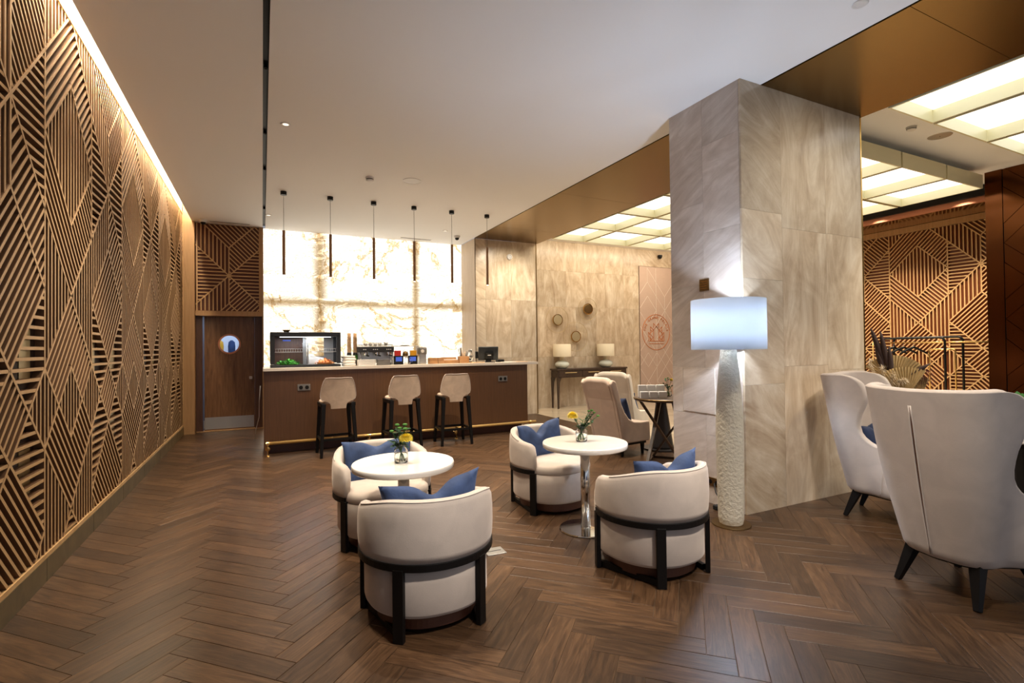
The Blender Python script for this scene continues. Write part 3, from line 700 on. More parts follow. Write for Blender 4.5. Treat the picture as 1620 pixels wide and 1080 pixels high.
lines = [((-.26, -.24), (.26, -.24)), ((-.26, -.31), (.26, -.31)), ((-.27, -.24), (-.27, .0)), ((.27, -.24), (.27, .0)), ((-.22, -.24), (-.22, -.04)), ((.22, -.24), (.22, -.04)),
         ((-.09, -.24), (-.09, .07)), ((.09, -.24), (.09, .07)), ((-.09, .07), (0, .16)), ((.09, .07), (0, .16)), ((-.09, .24), (.09, .07)), ((.09, .24), (-.09, .07)), ((-.09, .24), (-.09, .12)), ((.09, .24), (.09, .12)),
         ((0, .16), (.23, -.06)), ((0, .16), (-.23, -.06)), ((-.2, .15), (-.2, -.02)), ((.2, .15), (.2, -.02)), ((-.2, .15), (-.1, .06)), ((.2, .15), (.1, .06)), ((-.2, .07), (-.13, .01)), ((.2, .07), (.13, .01)),
         ((-.27, .0), (-.11, -.14)), ((.27, .0), (.11, -.14)), ((-.11, -.14), (-.2, -.22)), ((.11, -.14), (.2, -.22)), ((-.27, -.1), (-.14, -.22)), ((.27, -.1), (.14, -.22))]
bm = B()
for a, b in lines: bar(bm, (a[0], 0, a[1]), (b[0], 0, b[1]), .011, .008, up_=(0, 1, 0))
obj('emblem', bm, 'sign', sg)
txt = 'THE GRAND PALACE'
for k, ch in enumerate(txt):
    if ch == ' ': continue
    a = radians(172)-radians(164)*(k/(len(txt)-1))
    cu = bpy.data.curves.new('letter', 'FONT'); cu.body = ch; cu.size = .092; cu.extrude = .003; cu.align_x = 'CENTER'; cu.align_y = 'CENTER'
    to = bpy.data.objects.new('letter_tmp', cu); COL.objects.link(to); bpy.context.view_layer.update()
    me = bpy.data.meshes.new_from_object(to.evaluated_get(bpy.context.evaluated_depsgraph_get())); bpy.data.objects.remove(to, do_unlink=True)
    me.materials.clear(); me.materials.append(M['sign'])
    o = link('letter', me, sg); Rr = .395
    o.matrix_local = Matrix.Translation((Rr*cos(a), -.002, Rr*sin(a))) @ Matrix.Rotation(pi/2, 4, 'X') @ Matrix.Rotation(a-pi/2, 4, 'Z')

# ---------------- travertine column
CX0, CX1, CY0, CY1 = 3.69, 5.435, 3.015, 3.86
co = struct(obj('column', bx(CX0+.02, CX1-.005, CY0+.02, CY1-.02, 0, ZC), 'grout'))
zf = {(3.691, 4.205): (0, 1.10, 2.02, 2.62, ZC), (4.205, 4.84): (0, 1.25, 2.50, ZC), (4.84, 5.42): (0, 1.20, 2.505, ZC)}
for (xa, xb), zz in zf.items():
    for za, zb in zip(zz, zz[1:]):
        obj('stone_tile', bx(xa+.0008, xb-.0008, CY0, CY0+.02, za+.0008, zb-.0008), 'trav_d' if xa < 4 else 'trav', co)
for (ya, yb), zz in {(3.036, 3.44): (0, .62, 1.24, 2.49, 3.3, ZC), (3.44, 3.86): (0, .80, 1.24, 2.02, 2.78, ZC)}.items():
    for za, zb in zip(zz, zz[1:]):
        obj('stone_tile', bx(CX0, CX0+.02, ya+.0008, yb-.0008, za+.0008, zb-.0008), 'trav_h', co)
obj('service_hatch', bx(CX0-.004, CX0, 3.335, 3.715, .825, 1.23), 'trav_h', co)
for a, b in (((3.33, .82), (3.72, .82)), ((3.72, .82), (3.72, 1.235)), ((3.33, 1.235), (3.72, 1.235)), ((3.33, .82), (3.33, 1.235))):
    obj('hatch_edge', bar(B(), (CX0-.004, a[0], a[1]), (CX0-.004, b[0], b[1]), .004, .003), 'counter', co)
obj('corner_trim', bx(5.421, 5.44, CY0-.003, CY0+.02, 0, ZC), 'brass', co)
g = thing('wall_grille', 'small dark bronze louvred wall plate on the column above the floor lamp', 'wall plate', (CX0, 3.436, 2.007))
obj('frame', bx(-.008, 0, -.055, .055, -.055, .055), 'brass_dark', g)
for k in range(4): obj('louvre', box(B(), (-.010, 0, -.033+k*.022), (.006, .085, .006)), 'brass', g)
g = thing('wall_socket', 'dark socket plate low on the column behind the floor lamp', 'socket', (CX0, 3.36, .20))
obj('plate', bx(-.008, 0, -.075, .075, -.04, .04), 'brass_dark', g, bevel=.003)
for y in (-.036, .036): obj('socket_hole', disc_solid(B(), .02, -.001, .002, 16), 'black', g, loc=(-.009, y, 0), rot=(0, pi/2, 0))

# ---------------- far right lobby: slatted wall in a niche, copper pillar
XR = 11.6
wr = struct(obj('wall_right', bx(XR+.045, XR+.2, 2.5, 11.0, 0, 4.1), simple('copper_brown_backing', (.20, .062, .022), .45, .2)))
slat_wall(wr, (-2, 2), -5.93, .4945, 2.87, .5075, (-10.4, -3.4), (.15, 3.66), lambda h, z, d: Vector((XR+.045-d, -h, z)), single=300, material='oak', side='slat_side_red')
obj('top_beam', bx(XR-.05, XR+.045, 2.5, 10.6, 3.66, 3.77), 'oak_panel', wr)
struct(obj('ceiling_niche', bx(10.72, 11.7, 2.5, 10.6, 3.775, 3.80), 'gold_mirror'))
fa = struct(obj('trim_2', bx(10.66, 10.72, 2.5, 4.62, 3.775, 3.865), 'copper_pink')); obj('trim_section', bx(10.66, 10.72, 4.62, 10.6, 3.775, 3.865), 'copper_pink', fa)
obj('shadow_gap', bx(10.60, 10.72, 2.5, 10.6, 3.865, ZL), 'black', fa)
XCP = 9.95
cp = struct(obj('wall_copper', bx(XCP, 12.2, -1.0, 3.74, 0, ZL), 'black'))
obj('pillar_edge', bx(XCP-.02, XCP, 3.54, 3.74, 0, ZL), 'copper', cp)
# copper plates cut by two families of slanting joints
def split(P, a, b, c):
    def half(sg):
        out = []
        for i in range(len(P)):
            p, q = P[i-1], P[i]; fp, fq = sg*(a*p[0]+b*p[1]-c), sg*(a*q[0]+b*q[1]-c)
            if fq >= 0:
                if fp < 0: r = fp/(fp-fq); out.append((p[0]+(q[0]-p[0])*r, p[1]+(q[1]-p[1])*r))
                out.append(q)
            elif fp >= 0: r = fp/(fp-fq); out.append((p[0]+(q[0]-p[0])*r, p[1]+(q[1]-p[1])*r))
        return out
    return [h_ for h_ in (half(1), half(-1)) if len(h_) > 2]
cells = [[(1.0, 0), (3.535, 0), (3.535, ZL), (1.0, ZL)]]
for k in range(-4, 6):
    for off in (0, .29):
        c0 = 2.93+1.135*k
        for a, b, c_ in ((1, 1, 3.535+c0+off), (-1, 1, -3.535+c0-off)):
            cells = [q for P in cells for q in split(P, a, b, c_)]
for P in cells:
    cyy = sum(p[0] for p in P)/len(P); czz = sum(p[1] for p in P)/len(P)
    if len(P) > 2 and max(hypot(p[0]-cyy, p[1]-czz) for p in P) > .04 and cyy > 1.9:
        Pi = [(cyy+(p[0]-cyy)*(1-.006/max(.02, hypot(p[0]-cyy, p[1]-czz))), czz+(p[1]-czz)*(1-.006/max(.02, hypot(p[0]-cyy, p[1]-czz)))) for p in P]
        obj('copper_plate', loft(B(), [[(XCP, y, z) for y, z in P], [(XCP-.012, y, z) for y, z in Pi]]), 'copper', cp)

# ================================================================== LOUNGE FURNITURE
# ---------------- tub chairs (local: facing +y, seat centre at origin)
TR_ = .35
def tub_chair(name, label, loc, rz):
    t = thing(name, label, 'chair', (*loc, 0), rz)
    # wrap-around back
    rings = []; n = 56; TM = radians(121)
    for k in range(n+1):
        th = -TM+2*TM*k/n; at = abs(th)
        zt = .695-.085*smooth01((at-radians(35))/radians(80))
        e = (TM-at)*TR_           # arc distance from the arm end
        rr = .085
        if e < rr: zt -= rr-sqrt(max(0, rr*rr-(rr-e)**2))
        zb = .386; h = zt-zb; pr = []
        th_ = .062*(1 if e > .03 else .55+.45*sqrt(max(0, 1-((.03-e)/.03)**2)))
        for r_, z_ in ((0, 0), (.010, .12), (.018, .35), (.016, .65), (.006, .88), (-.008, .965), (-.030, 1.0), (-.052, .97), (-.062, .90), (-.064, .6), (-.062, .3), (-.055, .02)):
            r = TR_+.012+ (r_*.5 if r_ > 0 else r_ if r_ > -.008 else r_*th_/.062); pr.append((r*sin(th), -r*cos(th), zb+z_*h))
        rings.append(pr)
    obj('backrest', loft(B(), rings), 'velvet', t, smooth=True)
    # rim piping
    bm = B(); pp = []
    for k in range(7, n-6):
        q = rings[k][5]; pp.append((q[0], q[1], q[2]+.002))
    obj('piping', tube(bm, pp, .0035, 6), 'piping', t, smooth=True)
    # body and seat cushion: round behind, squarish in front
    def outline(r, f):
        P = []
        for k in range(64):
            a = 2*pi*k/64; c_, s_ = cos(a), sin(a); e = .88
            P.append((r*abs(c_)**e*(1 if c_ > 0 else -1), (f if s_ > 0 else r)*abs(s_)**(.82 if s_ > 0 else 1)*(1 if s_ > 0 else -1)))
        return P
    bm = B(); loft(bm, [[(x, y, z) for x, y in outline(TR_-.018-d, .365-d)] for d, z in ((.012, .105), (.0, .125), (.0, .27), (.0, .345), (.008, .352))])
    obj('seat_base', bm, 'velvet', t, smooth=True)
    bm = B(); loft(bm, [[(x, y, z) for x, y in outline(TR_-.018-d, .368-d)] for d, z in ((.006, .353), (.0, .362), (.0, .392), (.006, .41), (.022, .424), (.06, .432), (.14, .436), (.22, .437))])
    obj('seat_cushion', bm, 'velvet', t, smooth=True)
    bm = B(); loft(bm, [[(x, y, z) for x, y in outline(TR_-.075, .32)] for z in (.03, .106)])
    obj('plinth', bm, 'kick', t)
    # black band and four posts
    bm = B(); rg = []; ra, rb = TR_-.006, TR_+.018
    for k in range(49):
        th = radians(-119)+radians(238)*k/48
        rg.append([(r*sin(th), -r*cos(th), z) for r, z in ((ra, .348), (rb, .348), (rb, .386), (ra, .386))])
    obj('band', loft(bm, rg), 'black_wood', t, bevel=.003)
    for th in (-117, -37, 37, 117):
        a = radians(th); bm = box(B(), (0, 0, .18), (.056, .030, .358))
        obj('leg', bm, 'black_wood', t, loc=((TR_+.006)*sin(a), -(TR_+.006)*cos(a), 0), rot=(0, 0, a), bevel=.003)
    for s in (-1, 1):
        bm = bar(B(), (s*.30, .16, .022), (s*.205, -.26, .022), .028, .036); obj('runner', bm, 'black_wood', t)
    return t
def cushion(label, loc, rz, tilt=.25, w=.46, h=.34, t=.15, m='blue', bend=.16, chop=.09, roll=0):
    bm = B(); n = 22; front, back = [], []
    for side in (1, -1):
        G = []
        for i in range(n+1):
            row = []
            for j in range(n+1):
                u, v = -1+2*i/n, -1+2*j/n
                pin = 1-.10*(1-u*u)*abs(v)**2*.9; pin2 = 1-.10*(1-v*v)*abs(u)**2*.9   # concave sides, pointed corners
                x, z = u*w/2*pin2, v*h/2*pin
                if v > 0: z -= chop*math.exp(-(u/.28)**2)*v
                th = t/2*((1-abs(u)**2.6)*(1-abs(v)**2.6))**.55
                th *= 1-.35*math.exp(-(u/.16)**2)*(v+1)/2
                th *= 1+.10*sin(9*u+4*v)*(1-u*u)+.09*sin(16*u*(1.2-v)+3*v)*max(0, v)*(1-u**4)*(1-v**6)
                y = side*th+bend*(u*u)*w/2
                row.append(bm.verts.new((x, y, z)))
            G.append(row)
        for i in range(n):
            for j in range(n): bm.faces.new((G[i][j], G[i+1][j], G[i+1][j+1], G[i][j+1]))
    bmesh.ops.remove_doubles(bm, verts=bm.verts, dist=.0008)
    o = obj('cushion', bm, m, smooth=True); o.location = loc; o.rotation_euler = (tilt, roll, rz)
    return tag(o, label, 'cushion')
def loc_rot(loc, rz, dx, dy): return (loc[0]+dx*cos(rz)-dy*sin(rz), loc[1]+dx*sin(rz)+dy*cos(rz))
chairs = [('cream velvet tub chair, back to open floor, at the table with green button flowers', (.82, 2.78), radians(-2)),
          ('cream velvet tub chair between the table with the green button flowers and the bar stools', (.83, 3.98), pi+radians(3)),
          ('cream velvet tub chair at the table with the loose leafy stems, on the bar side', (2.375, 4.07), pi+radians(9)),
          ('cream velvet tub chair with black band beside the tall plaster floor lamp', (2.31, 2.646), radians(6))]
for k, (lb, lo, rz) in enumerate(chairs):
    tub_chair('tub_chair', lb, lo, rz)
    cl = ['blue velvet cushion in the tub chair whose back faces open floor', 'blue velvet cushion in the tub chair between table and bar stools',
          'creased blue velvet cushion in the tub chair behind the table with loose leafy stems', 'blue velvet cushion in the tub chair beside the floor lamp'][k]
    c = loc_rot(lo, rz, 0, -.165)
    cushion(cl, (c[0], c[1], (.585, .55, .565, .575)[k]), rz+(.06, 0, .1, -.04)[k], tilt=.16, w=.56, h=.35, chop=(.075, .045, .10, .07)[k], roll=(-.06, 0, .05, -.05)[k])

# ---------------- round pedestal tables
def table(label, c):
    t = thing('bistro_table', label, 'table', (*c, 0))
    obj('table_top', lathe(B(), [(0, .648), (.326, .648), (.335, .654), (.336, .682), (.332, .689), (0, .690)], 72), 'white_stone', t, smooth=False, bevel=0)
    obj('mount_plate', disc_solid(B(), .10, .636, .648, 32), 'steel', t)
    obj('column_pole', disc_solid(B(), .038, .02, .636, 32), 'chrome', t, smooth=False)
    obj('base', lathe(B(), [(0, 0), (.205, 0), (.21, .005), (.205, .012), (.05, .022), (0, .022)], 64), 'chrome', t, smooth=False)
    for ch in t.children:
        for p in ch.data.polygons: p.use_smooth = abs(p.normal.z) < .5
    return t
T1, T2 = (.845, 3.385), (2.30, 3.385)
table('white round pedestal table with green button flowers and one yellow flower on it', T1)
table('white round pedestal table carrying a vase of loose leafy stems, near the floor lamp', T2)
# ---------------- flowers
def leaf_mesh(bm, base, d, L, w, n=4):
    d = Vector(d).normalized(); s = d.cross(Vector((0, 0, 1)))
    if s.length < .1: s = Vector((1, 0, 0))
    s.normalize(); u = s.cross(d); pr = None
    for k in range(n+1):
        f = k/n; c = Vector(base)+d*L*f-Vector((0, 0, .25*L*f*f)); ww = w*sin(pi*min(.98, max(.05, f)))**.8
        cur = [bm.verts.new(c-s*ww+u*.15*ww), bm.verts.new(c), bm.verts.new(c+s*ww+u*.15*ww)]
        if pr:
            for a in (0, 1): bm.faces.new((pr[a], pr[a+1], cur[a+1], cur[a]))
        pr = cur
def jar(t, s=1.0):
    pr = [(0, 0), (.034, 0), (.040, .006), (.041, .06), (.039, .075), (.027, .092), (.025, .100), (.029, .108), (.029, .112), (.026, .112), (.023, .1), (.025, .092), (.037, .074), (.039, .06), (.038, .010), (.03, .005), (0, .005)]
    obj('jar', lathe(B(), [(r*s, z*s) for r, z in pr], 32), 'glass', t, smooth=True)
    obj('water', lathe(B(), [(0, .006*s), (.0365*s, .010*s), (.0375*s, .055*s), (0, .055*s)], 32), 'water', t, smooth=True)
def flower_head(t, p, r, kind):
    if kind == 'bud':
        obj('button_flower', lathe(B(), [(0, -.4*r), (.6*r, -.3*r), (r, .1*r), (.8*r, .5*r), (.3*r, .65*r), (0, .6*r)], 16, p), 'bud', t, smooth=True)
    else:
        bm = B(); rr = random.Random(3)
        lathe(bm, [(0, -r*.5), (r*.5, -r*.3), (r*.62, 0), (r*.5, r*.35), (0, r*.45)], 16, p)
        for k in range(150):
            a = k*2.39996; z = 1-1.5*k/150; q = sqrt(max(0, 1-z*z)); d = Vector((q*cos(a), q*sin(a), z*.75)); leaf_mesh(bm, Vector(p)+d*r*.42, d+Vector((0, 0, .15)), r*.62, r*.13, 3)
        obj('yellow_flower', bm, 'yellow', t, smooth=True)
def bouquet(label, loc, stems, seed, s=1.0, lean=.0):
    t = thing('flower_jar', label, 'flowers', loc); rr = random.Random(seed); jar(t, s)
    for tip, kind, r, nl in stems:
        b0 = (-tip[0]*.25, -tip[1]*.25, .012*s); m = (tip[0]*.12, tip[1]*.12, .105*s)
        pts = []
        for k in range(9):
            f = k/8; pts.append([(1-f)**2*b0[i]+2*f*(1-f)*m[i]+f*f*tip[i] for i in range(3)])
        st = obj('stem', tube(B(), pts, .0022*s, 6), 'stem', t, smooth=True)
        bm = B()
        for q in range(nl):
            f = rr.uniform(.45, .95); k = min(7, int(f*8)); p = Vector(pts[k]).lerp(Vector(pts[k+1]), f*8-k); a = rr.uniform(0, 2*pi)
            leaf_mesh(bm, p, (cos(a), sin(a), rr.uniform(.1, .9)), rr.uniform(.03, .06)*s, rr.uniform(.007, .014)*s)
        if nl: obj('leaves', bm, 'leaf', st, smooth=True)
        else: bm.free()
        if kind: flower_head(st, tip, r, kind)
    return t
Zt = .690
V1 = (T1[0]-.02, T1[1]-.02, Zt)
def dirs(a, r): return (r*rt.x*a, r*rt.y*a)
def tip(right, z, back=0): return (rt.x*right+fwd.x*back, rt.y*right+fwd.y*back, z)
bouquet('clear glass jar with green button flowers and one round yellow flower', V1,
        [(tip(-.062, .205), 'bud', .016, 7), (tip(-.028, .245, .01), 'bud', .017, 8), (tip(-.005, .228, -.02), 'bud', .016, 6), (tip(.022, .245, .02), 'bud', .017, 6), (tip(.03, .222, -.01), 'bud', .017, 5),
         (tip(.038, .165, -.03), 'yellow', .047, 4), (tip(-.075, .15, -.01), None, 0, 14), (tip(-.05, .12, -.03), None, 0, 12), (tip(.02, .13, .04), None, 0, 9)], 5, 1.12)
bouquet('clear glass jar with loose leafy stems and a ragged yellow flower', (T2[0]-.01, T2[1]+.03, Zt),
        [(tip(-.070, .205, -.01), 'yellow', .046, 3), (tip(-.045, .13, -.02), None, 0, 10), (tip(.03, .13, 0), None, 0, 12), (tip(.085, .245), 'bud', .014, 5), (tip(.105, .225, .01), 'bud', .013, 3), (tip(.06, .24, -.01), 'bud', .013, 6),
         (tip(.135, .20), 'bud', .015, 2), (tip(.075, .19, .02), 'bud', .012, 9), (tip(.095, .15, 0), None, 0, 9), (tip(.02, .17, .03), None, 0, 8)], 11, 1.15)

# ---------------- floor lamp
LX, LY = 3.395, 2.925
t = thing('floor_lamp', 'tall floor lamp with rough cream plaster stem and white drum shade by the column', 'lamp', (LX, LY, 0))
obj('base_plate', lathe(B(), [(0, 0), (.148, 0), (.15, .004), (.148, .009), (0, .010)], 48), 'brass_dark', t)
pf = [(0, .010), (.088, .010), (.097, .05), (.100, .2), (.104, .45), (.106, .7), (.102, .9), (.092, 1.08), (.078, 1.24), (.065, 1.36), (.060, 1.43), (0, 1.43)]
pr = []
for (r0, z0_), (r1, z1_) in zip(pf, pf[1:]):
    for k in range(6): pr.append((r0+(r1-r0)*k/6, z0_+(z1_-z0_)*k/6))
pr.append(pf[-1])
obj('stem', lathe(B(), pr, 40), 'plaster_lamp', t, smooth=True)
obj('lamp_shade', lathe(B(), [(.285, 1.412), (.285, 1.812), (.282, 1.812), (.282, 1.412), (.285, 1.412)], 64), 'shade_white', t, smooth=True)
bm = tube(B(), [(.283, 0, 1.803), (0, 0, 1.80)], .003, 6)
for a in (2.1, 4.2): tube(bm, [(.283*cos(a), .283*sin(a), 1.803), (0, 0, 1.80)], .003, 6)
tube(bm, [(0, 0, 1.43), (0, 0, 1.80)], .006, 8); obj('shade_carrier', bm, 'steel', t)
obj('bulb', lathe(B(), [(0, 1.50), (.025, 1.51), (.038, 1.55), (.03, 1.59), (.015, 1.62), (0, 1.62)], 20), emit('bulb_glass', (.8, .88, 1), 4), t, smooth=True)
point('floor_lamp_bulb', (LX, LY, 1.60), 30, (.66, .79, 1), .05)
CORD = [(3.45, 3.0, .012), (3.53, 3.08, .012), (3.60, 3.16, .02), (3.64, 3.30, .13), (3.68, 3.35, .19)]; obj('cord', tube(B(), [(q[0]-LX, q[1]-LY, q[2]) for q in CORD], .006, 6), 'rubber', t, smooth=True)
bm = box(B(), (3.60, 3.24, .02), (.08, .05, .04)); tag(obj('lamp_transformer', bm, 'rubber', bevel=.008), 'small black power brick on the floor behind the floor lamp', 'power brick')

# ---------------- wing chairs (local: facing +y)
def wing_chair(label, loc, rz, m, seam=True):
    t = thing('wing_chair', label, 'chair', (*loc, 0), rz)
    zb, ztop, zarm = .215, 1.185, .57
    def plan(s, z):
        """outer plan point for s in -1..1 (0 = middle of the back) at height z"""
        f = (z-zb)/(ztop-zb); hw = .232+.105*f+.012*sin(pi*min(1, f*1.1)); yb = -.235-.165*f; yf = .36; rc = .17
        hw += .07*(1-smooth01((z-.25)/.5))*smooth01((abs(s)-.45)/.3)            # the arms splay a little
        a = abs(s); sg = 1 if s >= 0 else -1
        straight = hw-rc; side = yf-(yb+rc); arc = rc*pi/2; tot = straight+arc+side; l = a*tot
        if l < straight: return sg*l, yb+.012*(l/straight)**2
        if l < straight+arc:
            q = (l-straight)/rc; return sg*(straight+rc*sin(q)), yb+.012*(1-sin(q))+rc*(1-cos(q))
        e = l-straight-arc; return sg*(hw+.05*smooth01(f*1.6-.75)*min(1, e/.25)), yb+rc+e
    ZS = [(.215, .985), (.235, 1), (.50, 1), (.545, .995), (.565, .97), (.58, .88), (.595, .75), (.62, .63), (.66, .555), (.72, .52), (.78, .515), (.86, .54), (.95, .59), (1.03, .62), (1.09, .61), (1.13, .59), (1.155, .565), (1.172, .535), (1.181, .505), (1.185, .47)]
    def S(z):
        for (z0, s0), (z1, s1) in zip(ZS, ZS[1:]):
            if z <= z1: return s0+(s1-s0)*(z-z0)/(z1-z0)
        return ZS[-1][1]
    zs = [.215, .225, .24, .27, .31, .36, .42, .48, .52, .545, .56, .572, .585, .60, .62, .645, .68, .72, .77, .82, .87, .92, .97, 1.02, 1.05, 1.08, 1.105, 1.13, 1.148, 1.160, 1.170, 1.177, 1.182, 1.185]
    NU = 56; rings = []
    for j, z in enumerate(zs+[1.195, 1.2]):
        zz = min(z, 1.185); f = (zz-zb)/(ztop-zb); th = .075-.02*f; inset = 0
        if z > 1.187: inset = {1.195: .014, 1.2: .026}[z]
        if z < .24: inset = (.24-z)*.5
        O, I = [], []
        for i in range(NU+1):
            s = (-1+2*i/NU)*S(zz)*{1.195: .97, 1.2: .93}.get(z, 1); x, y = plan(s, zz); x2, y2 = plan(min(1, s+.01), zz); x1, y1 = plan(max(-1, s-.01), zz)
            l = hypot(x2-x1, y2-y1) or 1; nx, ny = -(y2-y1)/l, (x2-x1)/l; bul = .010*sin(pi*min(1, max(0, f)))
            dip = -.014*(1-smooth01(abs(s)/.45))*smooth01((zz-1.0)/.185)
            O.append((x-nx*(bul-inset), y-ny*(bul-inset), z+dip)); I.append((x+nx*(th-inset), y+ny*(th-inset), z+dip))
        def mid(a, b, pr):
            m_ = Vector(a).lerp(Vector(b), .5); d = (Vector(a)-Vector(pr)); d.z = 0; d.normalize(); return tuple(m_+d*.016*(1-inset/.03 if z > 1.1 else 1))
        rings.append(O+[mid(O[-1], I[-1], O[-2])]+I[::-1]+[mid(O[0], I[0], O[1])])
    obj('shell', loft(B(), rings), m, t, smooth=True)
    def seat_outline(z, f, k):
        P = [plan(-.93+1.86*i/40, z) for i in range(41)]; P = [(x*k, y*k if y < 0 else y) for x, y in P]
        return [(P[0][0]*.96, f)]+P+[(P[-1][0]*.96, f)]
    obj('underside', loft(B(), [[(x, y, z) for x, y in seat_outline(.23, .31, .84)] for z in (.200, .222)]), 'black', t)
    obj('seat', loft(B(), [[(x, y, z) for x, y in seat_outline(.3, f, .86)] for f, z in ((.34, .224), (.36, .24), (.365, .40), (.36, .43), (.34, .445))]+[[(x*.8, y*.8, .452) for x, y in seat_outline(.3, .33, .86)]]), m, t, smooth=True)
    for sx in (-1, 1):
        for y, sp in ((-.13, -1), (.24, 1)):
            obj('leg', bar(B(), (sx*.165, y, .222), (sx*.209, y+sp*.085, 0), .062, .062, up_=(0, 1, 0), w2=.030), 'black_wood', t, bevel=.003)
    if seam:
        for d in (-1, 1):
            pts = []
            for k in range(18):
                z = zb+.02+(1.07-zb)*k/17; x, y = plan(0, z); f = (z-zb)/(ztop-zb)
                pts.append((d*(.0045+.004*smooth01(k/10)*(1 if k < 16 else .2)), y-.010*sin(pi*f)-.0015, z))
            obj('back_seam', tube(B(), pts, .0042, 6), 'piping', t, smooth=True)
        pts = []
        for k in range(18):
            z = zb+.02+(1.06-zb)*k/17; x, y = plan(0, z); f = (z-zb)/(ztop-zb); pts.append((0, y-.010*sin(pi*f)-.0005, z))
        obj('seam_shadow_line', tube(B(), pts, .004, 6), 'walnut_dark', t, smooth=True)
        for sg in (-1, 1):
            pts = []
            for k in range(14):
                z = zb+.02+(.53-zb)*k/13; x, y = plan(sg*(.62+.10*k/13), z); pts.append((x+sg*.012, y, z))
            obj('side_seam', tube(B(), pts, .0022, 5), 'piping', t, smooth=True)
    return t
rzB = atan2(-.148, .989)-pi/2; rzA = atan2(-.97, .24)-pi/2
# leg feet measured on the floor: back pair of each chair
def from_back_feet(p, q, rz):
    m = ((p[0]+q[0])/2, (p[1]+q[1])/2); return loc_rot(m, rz, 0, .215)
LB = from_back_feet((3.494, 1.777), (3.432, 1.363), rzB); LA = from_back_feet((4.404, 2.627), (4.827, 2.733), rzA)
wing_chair('blush cream velvet wing chair showing its seamed back, dark tapered legs', LB, rzB, 'velvet')
wing_chair('pale velvet wing chair turned sideways against the travertine column', LA, rzA, 'velvet')
c = loc_rot(LA, rzA, .03, -.05); cushion('dark navy cushion in the wing chair against the travertine column', (c[0], c[1], .625), rzA, tilt=.30, w=.44, h=.30, m='navy', bend=.06, chop=.05)
c = loc_rot(LB, rzB, -.02, .02); cushion('navy patterned cushion in the wing chair with the seamed back', (c[0], c[1], .56), rzB, tilt=.35, w=.42, h=.26, m='navy', bend=.02, chop=.02)
# table they stand at
tx, ty = 4.78, 1.42
t = thing('lounge_table', 'white topped table with black drum base in front of the wing chairs', 'table', (tx, ty, 0))
obj('table_top', lathe(B(), [(0, .79), (.44, .79), (.45, .798), (.45, .825), (.44, .832), (0, .832)], 64), 'white_stone', t)
obj('drum_base', lathe(B(), [(0, 0), (.34, 0), (.34, .02), (.31, .04), (.30, .74), (.36, .79), (0, .79)], 48), 'black', t, smooth=False)
t = thing('potted_plant', 'small green plant in a white pot on the table by the wing chairs', 'plant', (4.62, 1.585, .832))
obj('pot', lathe(B(), [(0, 0), (.045, 0), (.058, .09), (.054, .09), (.042, .01), (0, .01)], 24), 'white', t, smooth=True)
bm = B(); rr = random.Random(4)
for k in range(70):
    a = rr.uniform(0, 2*pi); leaf_mesh(bm, (0.02*cos(a), .02*sin(a), .08+rr.uniform(0, .12)), (cos(a), sin(a), rr.uniform(.2, 1.6)), rr.uniform(.06, .13), rr.uniform(.012, .022))
obj('foliage', bm, 'green', t, smooth=True)

# ---------------- slipper chairs by the side table
def slipper(label, loc, rz, m, hgt=1.06, wid=.52):
    t = thing('slipper_chair', label, 'chair', (*loc, 0), rz)
    # profile in y (forward) / z, swept across the width; sides curve forward from the back to the seat
    w = wid/2; bm = B(); rings = []
    n = 24
    for k in range(n+1):
        f = k/n; x = -w+wid*f; e = 1-abs(2*f-1)**6*.05
        P = [(-.36+.0, hgt*e), (-.30, hgt*e-.005), (-.265, hgt*e-.05), (-.20, .75), (-.135, .50), (-.09, .44), (.30, .44), (.33, .41), (.335, .20), (.30, .185), (-.14, .185), (-.17, .22), (-.30, .75), (-.385, hgt*e-.05)]
        rings.append([(x, y, z) for y, z in P])
    obj('body', loft(bm, rings), m, t, smooth=False, bevel=.022, seg=4)
    for s in (-1, 1):
        poly = [(-.38, hgt-.08), (-.34, hgt-.03), (-.285, hgt-.05), (-.235, .86), (-.185, .70), (-.13, .59), (-.06, .505), (.03, .462), (.15, .45), (.33, .448), (.345, .20), (.31, .185), (-.14, .185), (-.18, .24), (-.30, .75)]
        bm = loft(B(), [[(s*(w-.005), y, z) for y, z in poly], [(s*(w+.045), y, z) for y, z in poly]])
        obj('side_panel', bm, m, t, bevel=.018, seg=3)
    bm = bx(-w, w, -.10, .30, .150, .186); obj('base_frame', bm, 'black_wood', t)
    for x in (-w+.05, w-.05):
        for y in (-.10, .28):
            obj('leg', bar(B(), (x, y, .16), (x, y, 0), .042, .042, up_=(0, 1, 0), w2=.026), 'black_wood', t)
    return t
S1 = (4.31, 5.58); S2 = (5.06, 6.40)
slipper('blush velvet slipper chair with swept side beside the cross-legged table', S1, -pi/2+.12, 'velvet_pink', 1.05, .50)
slipper('ivory velvet slipper chair behind the blush one, facing the pedestal table', S2, -pi/2+.45, 'velvet_ivory', 1.07, .50)
c = loc_rot(S1, -pi/2+.12, .0, .04); cushion('dark blue cushion leaning in the blush slipper chair', (c[0], c[1], .60), -pi/2+.12, tilt=.32, w=.40, h=.34, m='navy', bend=.0, chop=.03)
c = loc_rot(S2, -pi/2+.45, .02, .06); cushion('blue cushion lying in the ivory slipper chair', (c[0], c[1], .58), -pi/2+.35, tilt=.45, w=.44, h=.34, m='blue', bend=.0, chop=.02)
